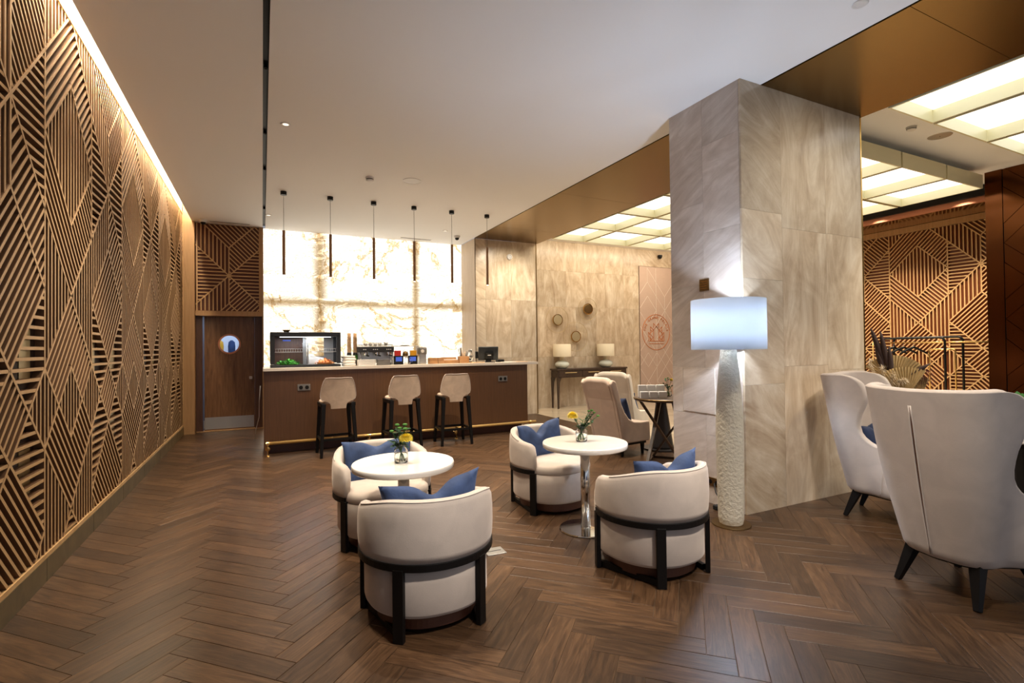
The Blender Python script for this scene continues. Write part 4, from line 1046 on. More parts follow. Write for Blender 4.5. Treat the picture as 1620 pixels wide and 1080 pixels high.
# cross-legged side table and the pedestal table behind it
ST = (4.52, 4.84)
t = thing('side_table', 'dark round wooden side table on crossed straight legs beside the column', 'table', (*ST, 0))
obj('table_top', lathe(B(), [(0, .775), (.385, .775), (.40, .783), (.40, .806), (.39, .812), (0, .812)], 64), 'dark_wood', t)
obj('top_rim', tube(B(), [(.398*cos(a), .398*sin(a), .80) for a in [k*2*pi/64 for k in range(64)]], .008, 6, closed=True), 'brass_dark', t, smooth=True)
for a in (radians(150), radians(240), radians(330), radians(60)):
    p0 = Vector((.33*cos(a), .33*sin(a), .775)); p1 = Vector((.30*cos(a+radians(115)), .30*sin(a+radians(115)), .01))
    obj('leg', bar(B(), p0, p1, .036, .024), 'dark_wood', t)
for k in range(4):
    a = radians(150+90*k+115); b_ = a+pi/2
    obj('foot_bar', bar(B(), (.30*cos(a), .30*sin(a), .014), (.30*cos(b_), .30*sin(b_), .014), .026, .028), 'dark_wood', t)
PT = (5.05, 5.52)
t = thing('pedestal_table', 'dark pedestal table with conical base behind the cross-legged table', 'table', (*PT, 0))
obj('pedestal', lathe(B(), [(0, .02), (.165, .02), (.16, .05), (.075, .62), (.07, .70), (0, .70)], 40), 'dark_metal', t, smooth=True)
obj('base_plate', disc_solid(B(), .26, 0, .02, 48), 'dark_metal', t)
obj('table_top', disc_solid(B(), .33, .70, .735, 48), 'dark_wood', t)
ztt = .812
def on_side(right, back): return (ST[0]+rt.x*right+fwd.x*back, ST[1]+rt.y*right+fwd.y*back)
# white menu blocks (two rows of three), honey jar, bottles
k = 0
for row, (bk, zz) in enumerate(((-.12, 0), (.02, .0))):
    for i in range(3):
        p = on_side(-.31+i*.112+row*.01, bk); o = obj('menu_block', box(B(), (0, 0, (.04 if row == 0 else .075)), (.10, .05, .08 if row == 0 else .15)), 'white', bevel=.003); o.location = (p[0], p[1], ztt); o.rotation_euler = (0, 0, -YAW)
        tag(o, ('low' if row == 0 else 'tall')+' white block in the row on the dark side table', 'block', ('front' if row == 0 else 'back')+' row of white blocks')
p = on_side(.10, -.16); t = thing('sugar_jar', 'small amber jar with dark lid on the dark side table', 'jar', (*p, ztt))
obj('body', lathe(B(), [(0, 0), (.04, 0), (.045, .02), (.04, .05), (0, .05)], 20), 'woodbox', t, smooth=True); obj('lid', lathe(B(), [(0, .05), (.036, .05), (.03, .065), (0, .068)], 20), 'brass_dark', t)
for i, (r_, mm, hh) in enumerate(((.19, 'glass', .13), (.235, 'brass_dark', .10), (.28, 'brass_dark', .12))):
    p = on_side(r_, -.05); t = thing('condiment_bottle', ('clear glass', 'short dark', 'taller dark')[i]+' condiment bottle on the dark side table', 'bottle', (*p, ztt))
    obj('body', lathe(B(), [(0, 0), (.020, 0), (.021, hh*.6), (.010, hh*.75), (.009, hh), (0, hh)], 16), mm, t, smooth=True); obj('cap', disc_solid(B(), .011, hh, hh+.018, 12), 'chrome', t)
p = on_side(.05, .10)
bouquet('glass jar of leafy stems with a small yellow flower on the dark side table', (p[0], p[1], ztt),
        [(tip(.045, .205), 'yellow', .026, 4), (tip(-.03, .22), 'bud', .012, 8), (tip(-.06, .16), None, 0, 8), (tip(.0, .23), 'bud', .012, 6), (tip(.08, .14), None, 0, 8), (tip(-.01, .17, .03), None, 0, 8)], 21, 1.1)

# ================================================================== BAR
YF = 7.83; CT = 1.2
t = thing('bar_counter', 'long dark veneered bar counter in front of the glowing onyx wall', 'bar', (0, 0, 0))
obj('front_panel', bx(.012, 4.14, YF, YF+.03, .155, 1.155), 'veneer', t)
obj('left_panel', bx(.012, .05, YF, 8.45, 0, 1.155), 'veneer', t); obj('right_panel', bx(4.11, 4.14, YF, 8.45, .155, 1.155), 'veneer', t)
obj('kick_board', bx(.06, 4.09, YF+.14, YF+.16, 0, .16), 'kick', t)
obj('inner_shelf', bx(.05, 4.11, YF+.03, 8.45, .7, .72), 'veneer', t)
for k in range(1, 6):
    x = .012+k*4.128/6; obj('panel_joint', bx(x-.001, x+.001, YF-.0005, YF+.001, .155, 1.155), 'kick', t)
tag(obj('bar_worktop', bx(.004, 4.34, YF-.035, 8.50, 1.157, CT), 'counter', bevel=.003), 'pale stone worktop running the length of the bar', 'worktop')
# foot rail
t = thing('foot_rail', 'polished brass foot rail along the bottom of the bar', 'foot rail', (0, YF-.12, 0))
obj('rail', tube(B(), [(.04, 0, .175), (4.23, 0, .175)], .021, 14), 'brass_rail', t, smooth=True)
for x in (.06, 1.42, 2.78, 4.12):
    p = obj('post', tube(B(), [(x, 0, .16), (x, 0, .02)], .010, 10), 'brass', t, smooth=True); obj('foot', lathe(B(), [(0, 0), (.028, 0), (.024, .008), (.010, .018), (0, .018)], 16, (x, 0, 0)), 'brass', p)
    obj('collar', lathe(B(), [(.021, -.02), (.027, -.02), (.027, .02), (.021, .02)], 16), 'brass', t, loc=(x, 0, .175), rot=(0, pi/2, 0))
    obj('bracket', tube(B(), [(x, 0, .10), (x, .26, .10)], .009, 8), 'brass', t, smooth=True); obj('rosette', lathe(B(), [(0, 0), (.032, 0), (.026, .012), (0, .018)], 16), 'brass', t, loc=(x, .01, .10), rot=(pi/2, 0, 0))
# sockets on the front
for k, (x, z) in enumerate(((.53, .915), (3.665, .925))):
    t = thing('bar_socket', 'grey double socket on the bar front '+('at the display case end' if k == 0 else 'below the till screen'), 'socket', (x, YF, z))
    obj('plate', bx(-.085, .085, -.010, 0, -.045, .045), 'grey', t, bevel=.003)
    for dx in (-.04, .04): obj('socket_hole', disc_solid(B(), .026, -.001, .003, 20), 'black', t, loc=(dx, -.0115, 0), rot=(pi/2, 0, 0))
# cable behind the bar end
bm = tube(B(), [(-.03, 8.3, .93), (-.045, 8.32, .7), (-.05, 8.5, .45), (-.10, 8.9, .2), (-.11, 9.2, .02)], .006, 6); tag(obj('white_cable', bm, 'white', smooth=True), 'thin white cable hanging down beside the end of the bar', 'cable')

# ---------------- bar stools
def stool(label, x, y, rz):
    t = thing('bar_stool', label, 'stool', (x, y, 0), rz, 'bar stools along the bar front')   # local: facing +y
    bm = B()
    def seat(d, z): 
        P = []
        for k in range(40):
            a = 2*pi*k/40; c_, s_ = cos(a), sin(a); P.append(((.215-d)*abs(c_)**.5*(1 if c_ > 0 else -1), (.20-d)*abs(s_)**.5*(1 if s_ > 0 else -1), z))
        return P
    obj('seat', loft(bm, [seat(.012, .715), seat(0, .725), seat(0, .748), seat(.012, .762), seat(.04, .770), seat(.12, .774)]), 'velvet_tan', t, smooth=True)
    # backrest: wide at mid height, narrowing to a tongue below and tapering at the top
    prof = [(.098, .648), (.102, .69), (.112, .718), (.135, .738), (.185, .752), (.222, .774), (.234, .81), (.233, .85), (.226, .90), (.212, .97), (.192, 1.03), (.168, 1.065), (.14, 1.078)]
    rings = []
    for i, (w, z) in enumerate(prof):
        row_f, row_b = [], []
        n = 20
        for k in range(n+1):
            u = -1+2*k/n; x_ = u*w; cur = .055*(u*w/.23)**2; lean = -.215-.05*(z-.70)/.4
            zz = z+(-.014*(1-u*u)*(i == len(prof)-1)) - (.012 if i == len(prof)-1 else 0)*abs(u)**4
            row_b.append((x_, lean+cur, zz)); row_f.append((x_, lean+cur+.030, zz))
        rings.append(row_b+row_f[::-1])
    obj('backrest', loft(B(), rings), 'velvet_tan', t, smooth=False, bevel=.010, seg=3)
    for p in t.children[-1].data.polygons: p.use_smooth = True
    e = [(r[0]) for r in rings[4:]]+[r for r in rings[-1][:21]]+[r[20] for r in rings[4:]][::-1]
    obj('piping', tube(B(), [(p[0]*1.0, p[1]-.001, p[2]) for p in e], .004, 6), 'piping', t, smooth=True)
    for sx in (-1, 1):
        for yt, yb_ in ((.17, .215), (-.17, -.225)):
            obj('leg', bar(B(), (sx*.19, yt, .715), (sx*.232, yb_, 0), .056, .056, up_=(0, 1, 0), w2=.036), 'black_wood', t, bevel=.004)
        obj('side_rail', bar(B(), (sx*.205, -.19, .70), (sx*.205, .18, .70), .046, .05), 'black_wood', t, bevel=.004)
        obj('stretcher', bar(B(), (sx*.22, -.20, .235), (sx*.22, .20, .235), .026, .030), 'black_wood', t)
    for yy in (-.20, .20): obj('stretcher', bar(B(), (-.22, yy, .235), (.22, yy, .235), .026, .030), 'black_wood', t)
    return t
st = stool('tan velvet bar stool with black legs standing at the bar front', 2.62, 7.42, radians(-3))
copy_tree(st, loc=(1.83, 7.44, 0), rz=radians(3)); copy_tree(st, loc=(.92, 7.44, 0), rz=radians(2))

# ---------------- things on the worktop
def P_(x, y): return (x, y, CT)
# chilled display case
X0, X1, D0, D1 = .10, 1.045, 7.90, 8.36
t = thing('display_case', 'black framed glass display case on the door end of the bar', 'display case', ((X0+X1)/2, (D0+D1)/2, CT))
w, d, hh = (X1-X0)/2, (D1-D0)/2, .505
obj('base', bx(-w, w, -d, d, 0, .035), 'case_black', t, bevel=.004); obj('top', bx(-w, w, -d, d, hh-.06, hh), 'case_black', t, bevel=.004)
for sx in (-1, 1):
    for sy in (-1, 1): obj('corner_post', box(B(), (sx*(w-.028), sy*(d-.02), hh/2), (.056, .04, hh-.095)), 'case_black', t)
obj('front_glass', bx(-w+.056, w-.056, -d+.01, -d+.016, .035, hh-.06), 'pane', t)
for sx in (-1, 1): obj('side_glass', bx(sx*(w-.02)-.003, sx*(w-.02)+.003, -d+.04, d-.04, .035, hh-.06), 'pane', t)
obj('back_door', bx(-w+.05, -.02, d-.03, d-.02, .035, hh-.06), 'walnut_dark', t); obj('back_frame', bx(-.02, .03, d-.03, d-.015, .035, hh-.06), 'steel', t)
obj('back_door_frame', bx(.03, w-.05, d-.03, d-.02, .035, .15), 'grey', t); obj('back_door_frame', bx(.28, w-.05, d-.03, d-.02, .15, hh-.06), 'grey', t)
obj('blue_display', bx(-.30, -.19, d-.036, d-.031, .385, .40), 'screen_blue', t)
obj('centre_post', tube(B(), [(.03, -.05, .035), (.03, -.05, hh-.06)], .012, 8), 'steel', t)
sh = obj('wire_shelf', tube(B(), [(-w+.06, -.17, .22), (w-.06, -.17, .22), (w-.06, .16, .22), (-w+.06, .16, .22)], .004, 6, closed=True), 'steel', t)
for k in range(26):
    x = -w+.07+k*(2*w-.14)/25; obj('wire', tube(B(), [(x, -.17, .265), (x, -.17, .22), (x, .16, .22)], .0022, 5), 'steel', sh)
obj('wire_rim', tube(B(), [(-w+.06, -.17, .265), (w-.06, -.17, .265)], .003, 6), 'steel', sh)
obj('dome_cover', lathe(B(), [(.17, .0), (.165, .04), (.135, .09), (.08, .12), (.02, .13), (.02, .145), (0, .147)], 32, (.02, 0, .23)), 'pane', t, smooth=True)
area('case_light', ((X0+X1)/2, D0+.10, CT+hh-.068), .7, .03, 2.2, (.85, .92, 1))
def pile(name, label, cat, cx, cy, z, rx, ry, rz_, n, m, L, wd, seed):
    bm = B(); rr = random.Random(seed)
    lathe(bm, [(0, 0), (1, 0), (.9, .35), (.55, .7), (0, .8)], 20, (0, 0, 0))
    for v in bm.verts: v.co = Vector((v.co.x*rx*.85, v.co.y*ry*.85, v.co.z*rz_*.9))
    for k in range(n):
        a = rr.uniform(0, 2*pi); r = sqrt(rr.random()); h = (1-r*r)*rz_
        leaf_mesh(bm, (r*rx*cos(a), r*ry*sin(a), h*.8), (cos(a)+rr.uniform(-1, 1), sin(a)+rr.uniform(-1, 1), rr.uniform(.0, 1)), L*rr.uniform(.6, 1.2), wd, 3)
    o = obj(name, bm, m, smooth=True); o.location = (cx, cy, z); stuff(o); return tag(o, label, cat)
xc = (X0+X1)/2
pile('salad_greens', 'pile of green salad leaves inside the display case', 'salad', xc-.24, D0+.14, CT+.036, .15, .09, .08, 160, 'salad', .05, .014, 3)
pile('orange_snacks', 'heap of orange snacks inside the display case', 'snacks', xc+.26, D0+.14, CT+.036, .13, .09, .09, 140, 'orange', .04, .010, 5)
o = obj('snack_paper', loft(B(), [[(-.12, 0, 0), (.15, 0, 0), (.15, .02, 0), (-.12, .02, 0)], [(-.10, .02, .07), (.12, .02, .09), (.12, .035, .09), (-.10, .035, .07)], [(-.11, .05, .13), (.02, .04, .11), (.02, .05, .11), (-.11, .06, .13)]]), 'paper'); o.location = (xc+.14, D0+.24, CT+.036)
tag(o, 'crumpled white paper behind the orange snacks in the display case', 'paper')
t = thing('small_bowl', 'small brass bowl on top of the display case', 'bowl', (.315, 8.05, CT+hh)); obj('bowl', lathe(B(), [(0, 0), (.035, 0), (.04, .02), (.06, .035), (.056, .037), (.03, .012), (0, .01)], 24), 'brass_dark', t, smooth=True)
# folded towels
for k in range(4):
    bm = B(); rr = random.Random(k); n = 10
    prof = [(-.085+.0*k, .0), (-.092, .015), (-.085, .034), (.0, .038), (.085, .034), (.092, .015), (.085, .0)]
    loft(bm, [[(x*(1+.03*sin(q+k)), -.09+.18*q/6, z+.002*sin(q*2+k)) for x, z in prof] for q in range(7)])
    o = obj('folded_towel', bm, 'cloth_white', smooth=True); o.location = (1.175+.006*rr.uniform(-1, 1), 8.05, CT+.002+k*.039); o.rotation_euler = (0, 0, .05*rr.uniform(-1, 1))
    tag(o, 'folded white towel in the stack beside the display case', 'towel', 'stack of folded towels')
# espresso machine
mx0 = 1.30; t = thing('espresso_machine', 'wide black and steel espresso machine on the bar', 'coffee machine', (1.62, 8.30, CT))
W = .265
obj('body', bx(-W, W, .02, .22, .06, .30), 'steel', t, bevel=.01); obj('head_panel', bx(-W-.01, W+.01, -.16, .10, .20, .285), 'case_black', t, bevel=.008)
obj('drip_tray', bx(-W+.03, W-.03, -.16, .04, .03, .06), 'steel', t, bevel=.004); obj('cup_rail', tube(B(), [(-W, -.12, .315), (W, -.12, .315), (W, .2, .315), (-W, .2, .315)], .006, 6, closed=True), 'chrome', t)
for x in (-.22, .22):
    for y in (-.1, .18): obj('foot', disc_solid(B(), .02, 0, .06, 12, (x, y, 0)), 'black', t)
for x in (-.16, .02, .2):
    g_ = obj('group_head', lathe(B(), [(0, .145), (.034, .145), (.036, .20), (0, .20)], 20, (x, -.10, 0)), 'chrome', t, smooth=False)
    obj('portafilter', tube(B(), [(x, -.10, .155), (x+.02, -.25, .145)], [.014, .011], 8), 'black', t, smooth=True)
for x in (-.20, -.17, -.05, -.02, .01, .16, .19, .22): obj('button', box(B(), (x, -.162, .245), (.018, .004, .012)), 'white', t)
for x in (-W+.02, W-.02): obj('steam_wand', tube(B(), [(x, -.14, .20), (x, -.18, .12), (x, -.17, .07)], .005, 6), 'chrome', t, smooth=True)
for k, (x, h) in enumerate(((-.12, .05), (-.03, .06), (.05, .055), (.13, .05), (.24, .06))):
    tt = thing('white_cup', 'white cup warming on top of the espresso machine', 'cup', (1.60+x*.9, 8.38, CT+.301), 0, 'cups on the espresso machine'); obj('cup', lathe(B(), [(0, 0), (.022, 0), (.036, h), (.033, h), (.02, .006), (0, .006)], 18), 'white' if k < 4 else 'steel', tt, smooth=True)
    obj('handle', tube(B(), [(.03, 0, .012), (.05, 0, .02), (.05, 0, .035), (.034, 0, .042)], .004, 6), 'white', tt, smooth=True)
for s in range(2):
    tt = thing('tea_tin', 'green tin under a column of paper cups by the espresso machine', 'tin', (1.225+s*.09, 8.30, CT), 0, 'green tins under the cups'); obj('tin', lathe(B(), [(0, 0), (.036, 0), (.036, .17), (.032, .20), (0, .20)], 20), 'dark_metal', tt); obj('tin_label', lathe(B(), [(.0365, .08), (.0372, .08), (.0372, .16), (.0365, .16)], 20), 'green', tt)
    for k in range(7):
        cup = obj('paper_cup', lathe(B(), [(0, .0), (.030, .0), (.024, .11), (.022, .11), (.028, .006), (0, .006)], 18), 'kraft', smooth=True); cup.location = (1.225+s*.09, 8.30, CT+.201+k*.032)
        tag(cup, 'brown paper cup upside down in a column by the espresso machine', 'paper cup', 'columns of paper cups')
for k in range(5):
    o = obj('saucer_box', bx(-.13, .13, -.07, .07, 0, .017), 'white', bevel=.002); o.location = (1.43, 7.98, CT+k*.0185); tag(o, 'flat white box in the low pile before the espresso machine', 'box', 'pile of flat white boxes')
t = thing('knock_box', 'dark steel box in front of the espresso machine', 'box', (1.69, 7.98, CT)); obj('box', bx(-.095, .095, -.06, .06, 0, .085), 'grey', t, bevel=.004); obj('box_rim', bx(-.1, .1, -.065, .065, .085, .092), 'steel', t)
# white stand with tea boxes
t = thing('tea_stand', 'white two-tier stand with tea boxes behind the bar screen', 'stand', (2.12, 8.34, CT))
for x in (-.21, .21): obj('side_panel', bx(x-.006, x+.006, -.07, .07, 0, .30), 'white', t)
for z in (.0, .115, .29): obj('shelf', bx(-.21, .21, -.07, .07, z, z+.012), 'white', t)
for k, (x, mm, lb) in enumerate(((-.13, 'red', 'red tea box on the white stand'), (.13, 'amber', 'yellow tea box on the white stand'))):
    o = obj('tea_box', bx(-.05, .05, -.03, .03, 0, .095), mm, bevel=.002); o.location = (2.12+x, 8.31, CT+.1275); tag(o, lb, 'box')
t = thing('copper_kettle', 'small copper kettle between the tea boxes', 'kettle', (2.12, 8.31, CT+.1275)); obj('body', lathe(B(), [(0, 0), (.04, 0), (.05, .03), (.04, .065), (.02, .08), (0, .085)], 20), 'brass_dark', t, smooth=True); obj('handle', tube(B(), [(-.04, 0, .05), (-.03, 0, .1), (.03, 0, .1), (.04, 0, .05)], .004, 6), 'black', t)
t = thing('black_tray', 'flat dark tray on top of the white tea stand', 'tray', (2.12, 8.34, CT+.303)); obj('tray', lathe(B(), [(0, 0), (.07, 0), (.075, .008), (0, .006)], 24), 'black', t)
# small screens, pitcher, grinder
for k, x in enumerate((1.96, 2.19)):
    t = thing('small_display', 'small black device with blue display, '+'on the '+('espresso machine' if k == 0 else 'coffee grinder')+' side of the glass pitcher', 'display', (x, 8.12, CT), 0)
    obj('case', bx(-.075, .075, -.02, .02, 0, .14), 'black', t, bevel=.006); obj('screen', bx(-.05, .05, -.022, -.0195, .05, .12), 'screen_blue', t)
t = thing('glass_pitcher', 'clear glass pitcher between the small displays', 'pitcher', (2.08, 8.02, CT)); obj('pitcher', lathe(B(), [(0, 0), (.045, 0), (.048, .05), (.035, .1), (.038, .115), (.035, .115), (.032, .1), (.045, .05), (.042, .005), (0, .005)], 24), 'glass', t, smooth=True)
obj('handle', tube(B(), [(.036, 0, .10), (.075, 0, .09), (.075, 0, .04), (.045, 0, .03)], .005, 6), 'glass', t, smooth=True)
t = thing('coffee_grinder', 'grey coffee grinder with round dial on a steel stand', 'grinder', (2.36, 8.16, CT)); obj('stand', bx(-.06, .06, -.05, .06, 0, .17), 'steel', t, bevel=.01)
obj('head', bx(-.07, .07, -.06, .07, .15, .275), 'grey', t, bevel=.028, seg=4); obj('dial', disc_solid(B(), .028, 0, .008, 24), 'white', t, loc=(-.01, -.06, .21), rot=(pi/2, 0, 0))
# wooden boxes
for k, (x, sx, hz) in enumerate(((2.505, .135, .10), (2.63, .10, .10))):
    t = thing('wooden_box', ('wider', 'narrower')[k]+' brown wooden box beside the coffee grinder', 'box', (x, 8.05, CT)); obj('box', bx(-sx/2, sx/2, -.06, .06, 0, hz), 'woodbox', t, bevel=.004); obj('lid_groove', bx(-sx/2-.0008, sx/2+.0008, -.0608, .0608, hz*.55, hz*.58), 'walnut', t)
t = thing('napkin_tray', 'wooden napkin tray with white papers', 'tray', (2.82, 8.10, CT)); obj('tray', bx(-.13, .13, -.06, .06, 0, .055), 'woodbox', t, bevel=.003); obj('tray_back', bx(-.13, .13, .05, .06, .055, .10), 'woodbox', t)
obj('napkins', bx(-.115, .115, -.05, .045, .055, .066), 'paper', t)
t = thing('utensil_box', 'wooden box holding straws and spoons', 'utensil box', (3.045, 8.06, CT)); obj('box', bx(-.085, .085, -.05, .05, 0, .115), 'woodbox', t, bevel=.003)
rr = random.Random(9)
for k in range(16):
    x = -.075+.15*k/15; mm = 'grey' if k < 5 or k > 10 else 'kraft'; tpz = .26 if k < 6 else (.2 if k > 9 else .17)
    obj('straw', tube(B(), [(x*.7, 0, .05), (x*1.2+rr.uniform(-.01, .01), rr.uniform(-.03, .03), tpz+rr.uniform(-.02, .01))], .005, 6), mm, t, smooth=True)
for k, (x, y) in enumerate(((3.18, 8.06), (3.20, 8.17))):
    t = thing('glass_bottle', 'clear glass bottle with white cap beside the utensil box', 'bottle', (x, y, CT), 0, 'bottles by the utensil box'); obj('bottle', lathe(B(), [(0, 0), (.038, 0), (.04, .01), (.04, .13), (.02, .17), (.018, .215), (.015, .215), (.017, .168), (.037, .128), (.037, .01), (0, .006)], 24), 'glass', t, smooth=True); obj('cap', disc_solid(B(), .019, .215, .235, 16), 'white', t)
t = thing('serving_board', 'thin wooden serving board before the till', 'board', (3.25, 7.98, CT)); obj('board', bx(-.13, .13, -.06, .06, 0, .012), 'kraft', t, bevel=.004)
for k, gy in enumerate((8.26, 8.35)):
    t = thing('drinking_glass', 'empty drinking glass beside the till', 'glass', (3.27, gy, CT), 0, 'glasses by the till'); obj('glass', lathe(B(), [(0, 0), (.026, 0), (.032, .11), (.030, .11), (.025, .006), (0, .006)], 20), 'glass', t, smooth=True)
# till
t = thing('till_screen', 'black till touchscreen seen from behind on the bar', 'till', (3.52, 8.10, CT), radians(-14))
bm = box(B(), (0, 0, .155), (.35, .03, .24), rx=.22); obj('screen_shell', bm, 'screen_back', t, bevel=.012, seg=3)
obj('back_hub', box(B(), (.01, -.035, .115), (.15, .05, .10), rx=.22), 'black', t, bevel=.008); obj('logo_plate', box(B(), (.01, -.064, .125), (.06, .003, .014), rx=.22), 'white', t)
obj('stand', box(B(), (0, .0, .04), (.10, .06, .08)), 'black', t, bevel=.01); obj('foot', bx(-.11, .11, -.08, .10, 0, .014), 'dark_metal', t, bevel=.004)
obj('card_reader', box(B(), (-.20, .02, .13), (.05, .03, .12)), 'black', t, bevel=.006)
t = thing('card_terminal', 'small dark card terminal between the till and the menus', 'terminal', (3.78, 8.18, CT), .2); obj('body', bx(-.07, .07, -.04, .04, 0, .045), 'black', t, bevel=.008); obj('keypad', bx(-.05, .0, -.03, .03, .045, .048), 'grey', t)
for k, (x, y, mm) in enumerate(((3.86, 7.98, 'paper'), (4.08, 7.98, 'kraft'))):
    o = obj('menu_sheet', bx(-.12, .12, -.08, .08, 0, .006), mm); o.location = (x, y, CT); o.rotation_euler = (0, 0, .1-.2*k); tag(o, ('white', 'tan')[k]+' menu lying on the travertine end of the bar', 'menu')

# ---------------- pendant lamps
def pendant(x):
    t = thing('pendant_lamp', 'slim bronze tube pendant on a thin cord above the bar', 'lamp', (x, 8.0, ZC), 0, 'row of slim pendants above the bar')
    obj('ceiling_cup', disc_solid(B(), .042, -.052, 0, 24), 'black', t); obj('cord', tube(B(), [(0, 0, -.052), (0, 0, -.565)], .0032, 6), 'grey', t)
    obj('tube', lathe(B(), [(0, -.56), (.019, -.565), (.020, -.58), (.020, -1.205), (.017, -1.21), (0, -1.205)], 20), 'bronze', t, smooth=False); obj('lens', disc_solid(B(), .014, -1.2125, -1.2105, 16), emit('pendant_lens', (1, .85, .6), 6) if 'lens' not in M else M['lens'], t)
    M['lens'] = t.children[-1].data.materials[0]
    return t
p0 = pendant(.283)
for k in range(1, 6): copy_tree(p0, loc=(.283+k*.639, 8.0, ZC))
for k in range(6): spot('pendant_spot', (.283+k*.639, 8.0, 2.515), (.283+k*.639, 8.0, 0), 14, WARM, 70, .8)

# ---------------- ceiling fittings
def dome_camera(label, x, y):
    t = thing('dome_camera', label, 'camera', (x, y, ZC)); obj('housing', lathe(B(), [(0, 0), (.062, 0), (.062, -.02), (.052, -.045), (0, -.045)], 28), 'white', t); obj('dome', lathe(B(), [(.042, -.045), (.038, -.068), (.022, -.084), (0, -.09)], 24), 'black', t, smooth=True)
dome_camera('white dome camera on the ceiling corner beside the slatted wall', -.92, 10.28); dome_camera('white dome camera on the ceiling over the onyx wall edge', 3.566, 9.74)
for k, (x, y) in enumerate(((.221, 5.6), (.103, 9.49), (3.2, 9.4), (3.63, 2.0))):
    t = thing('recessed_spot', ['small round white recessed spot in the ceiling beside the dark slot', 'tiny recessed spot in the ceiling near the bar end of the slot', 'tiny recessed spot in the ceiling by the dome camera over the onyx', 'round white ceiling fitting beside the gold soffit'][k], 'spotlight', (x, y, ZC))
    obj('trim_ring', lathe(B(), [(.028, -.001), (.048, -.001), (.05, -.005), (.044, -.009), (.03, -.006), (.028, -.001)], 28), 'white', t, smooth=True); obj('lens', disc_solid(B(), .029, -.006, -.002, 20), emit('spot_lens', (1, .9, .75), .35) if k < 3 else 'white', t)
t = thing('smoke_detector', 'white smoke detector with dark vents on the painted ceiling', 'smoke detector', (1.297, 6.89, ZC))
obj('base', disc_solid(B(), .056, -.02, 0, 28), 'white', t); obj('vent_ring', disc_solid(B(), .047, -.032, -.02, 28), 'black', t); obj('cap', lathe(B(), [(0, -.032), (.050, -.032), (.046, -.05), (.02, -.056), (0, -.056)], 28), 'white', t)
t = thing('ceiling_speaker', 'round flat white speaker grille in the painted ceiling', 'speaker', (1.844, 6.79, ZC)); obj('grille', lathe(B(), [(0, -.006), (.115, -.004), (.12, 0), (0, 0)], 48), 'white', t); obj('rim', lathe(B(), [(.116, -.0055), (.123, -.0055), (.123, 0), (.116, 0)], 48), 'white', t)
for k, (xa, xb) in enumerate(((-.83, -.19), (2.55, 3.2))):
    t = thing('air_vent', 'slim slot air vent in the ceiling above the '+('door panel' if k == 0 else 'onyx wall'), 'vent', ((xa+xb)/2, 10.33, ZC)); w = (xb-xa)/2
    obj('frame', bx(-w, w, -.03, .03, -.006, 0), 'white', t); obj('slot', bx(-w+.01, w-.01, -.015, .015, -.007, -.0055), 'black', t)
t = thing('smoke_detector', 'white smoke detector on the lobby ceiling between the light box blocks', 'smoke detector', (7.0, 3.31, ZL)); obj('base', disc_solid(B(), .055, -.015, 0, 28), 'white', t); obj('cap', lathe(B(), [(0, -.015), (.05, -.015), (.045, -.04), (0, -.045)], 28), 'white', t)
obj('vent_slot', lathe(B(), [(.048, -.026), (.0495, -.026), (.0495, -.02), (.048, -.02)], 28), 'black', t)
t = thing('ceiling_speaker', 'round flat speaker on the lobby ceiling beside the smoke detector', 'speaker', (7.63, 3.30, ZL)); obj('grille', lathe(B(), [(0, -.006), (.12, -.004), (.125, 0), (0, 0)], 48), 'steel', t); obj('centre', disc_solid(B(), .006, -.008, -.006, 12), 'black', t)
t = thing('black_camera', 'tiny black dome camera under the light boxes by the travertine wall', 'camera', (9.7, YA-.062, 3.88)); obj('dome', lathe(B(), [(0, .04), (.06, .04), (.06, 0), (.04, -.05), (0, -.065)], 20), 'black', t)
t = thing('wall_alarm', 'round white alarm sounder high on the travertine block', 'alarm', (4.773, 9.80, 3.40)); obj('body', lathe(B(), [(0, 0), (.062, 0), (.06, .03), (.045, .045), (0, .05)], 32), 'white', t, rot=(pi/2, 0, 0)); obj('face_ring', lathe(B(), [(.025, .049), (.03, .049), (.03, .052), (.025, .052)], 24), 'grey', t, rot=(pi/2, 0, 0))
for k, y in enumerate((3.2, 4.6, 6.0, 7.2, 9.2)):
    t = thing('track_spot', 'small black spotlight head hidden in the dark ceiling slot', 'spotlight', (.034, y, ZC+.05), 0, 'spot heads in the ceiling slot'); obj('head', lathe(B(), [(0, 0), (.015, 0), (.017, -.03), (.014, -.03), (0, -.02)], 16), 'black', t)

# ---------------- console, lamps and wall discs in the alcove
cx0, cx1, cy0, cy1 = 6.20, 8.27, 10.22, 10.56
t = thing('console_table', 'dark wooden console table with brass drawer pulls against the travertine wall', 'console', ((cx0+cx1)/2, (cy0+cy1)/2, 0))
w, d = (cx1-cx0)/2, (cy1-cy0)/2
obj('top', bx(-w, w, -d, d, .90, .94), 'dark_wood', t, bevel=.006); obj('apron', bx(-w+.03, w-.03, -d+.015, d-.01, .73, .90), 'dark_wood', t)
for k in range(3):
    xa = -w+.05+k*(2*w-.1)/3; xb = xa+(2*w-.1)/3; dw = obj('drawer', bx(xa+.004, xb-.004, -d+.004, -d+.016, .745, .885), 'dark_wood', t)
    obj('pull', bar(B(), ((xa+xb)/2-.16, -d-.008, .845), ((xa+xb)/2+.16, -d-.008, .845), .020, .016), 'brass_pale', dw)
for sx in (-1, 1):
    for sy in (-1, 1):
        x, y = sx*(w-.045), sy*(d-.04)
        obj('leg', loft(B(), [[(x-sx*k0*.5+i*k1, y+j*k1, z) for i, j in ((-1, -1), (1, -1), (1, 1), (-1, 1))] for k0, k1, z in ((0, .016, 0), (0, .022, .4), (.01, .028, .62), (.05, .045, .73))]), 'dark_wood', t)
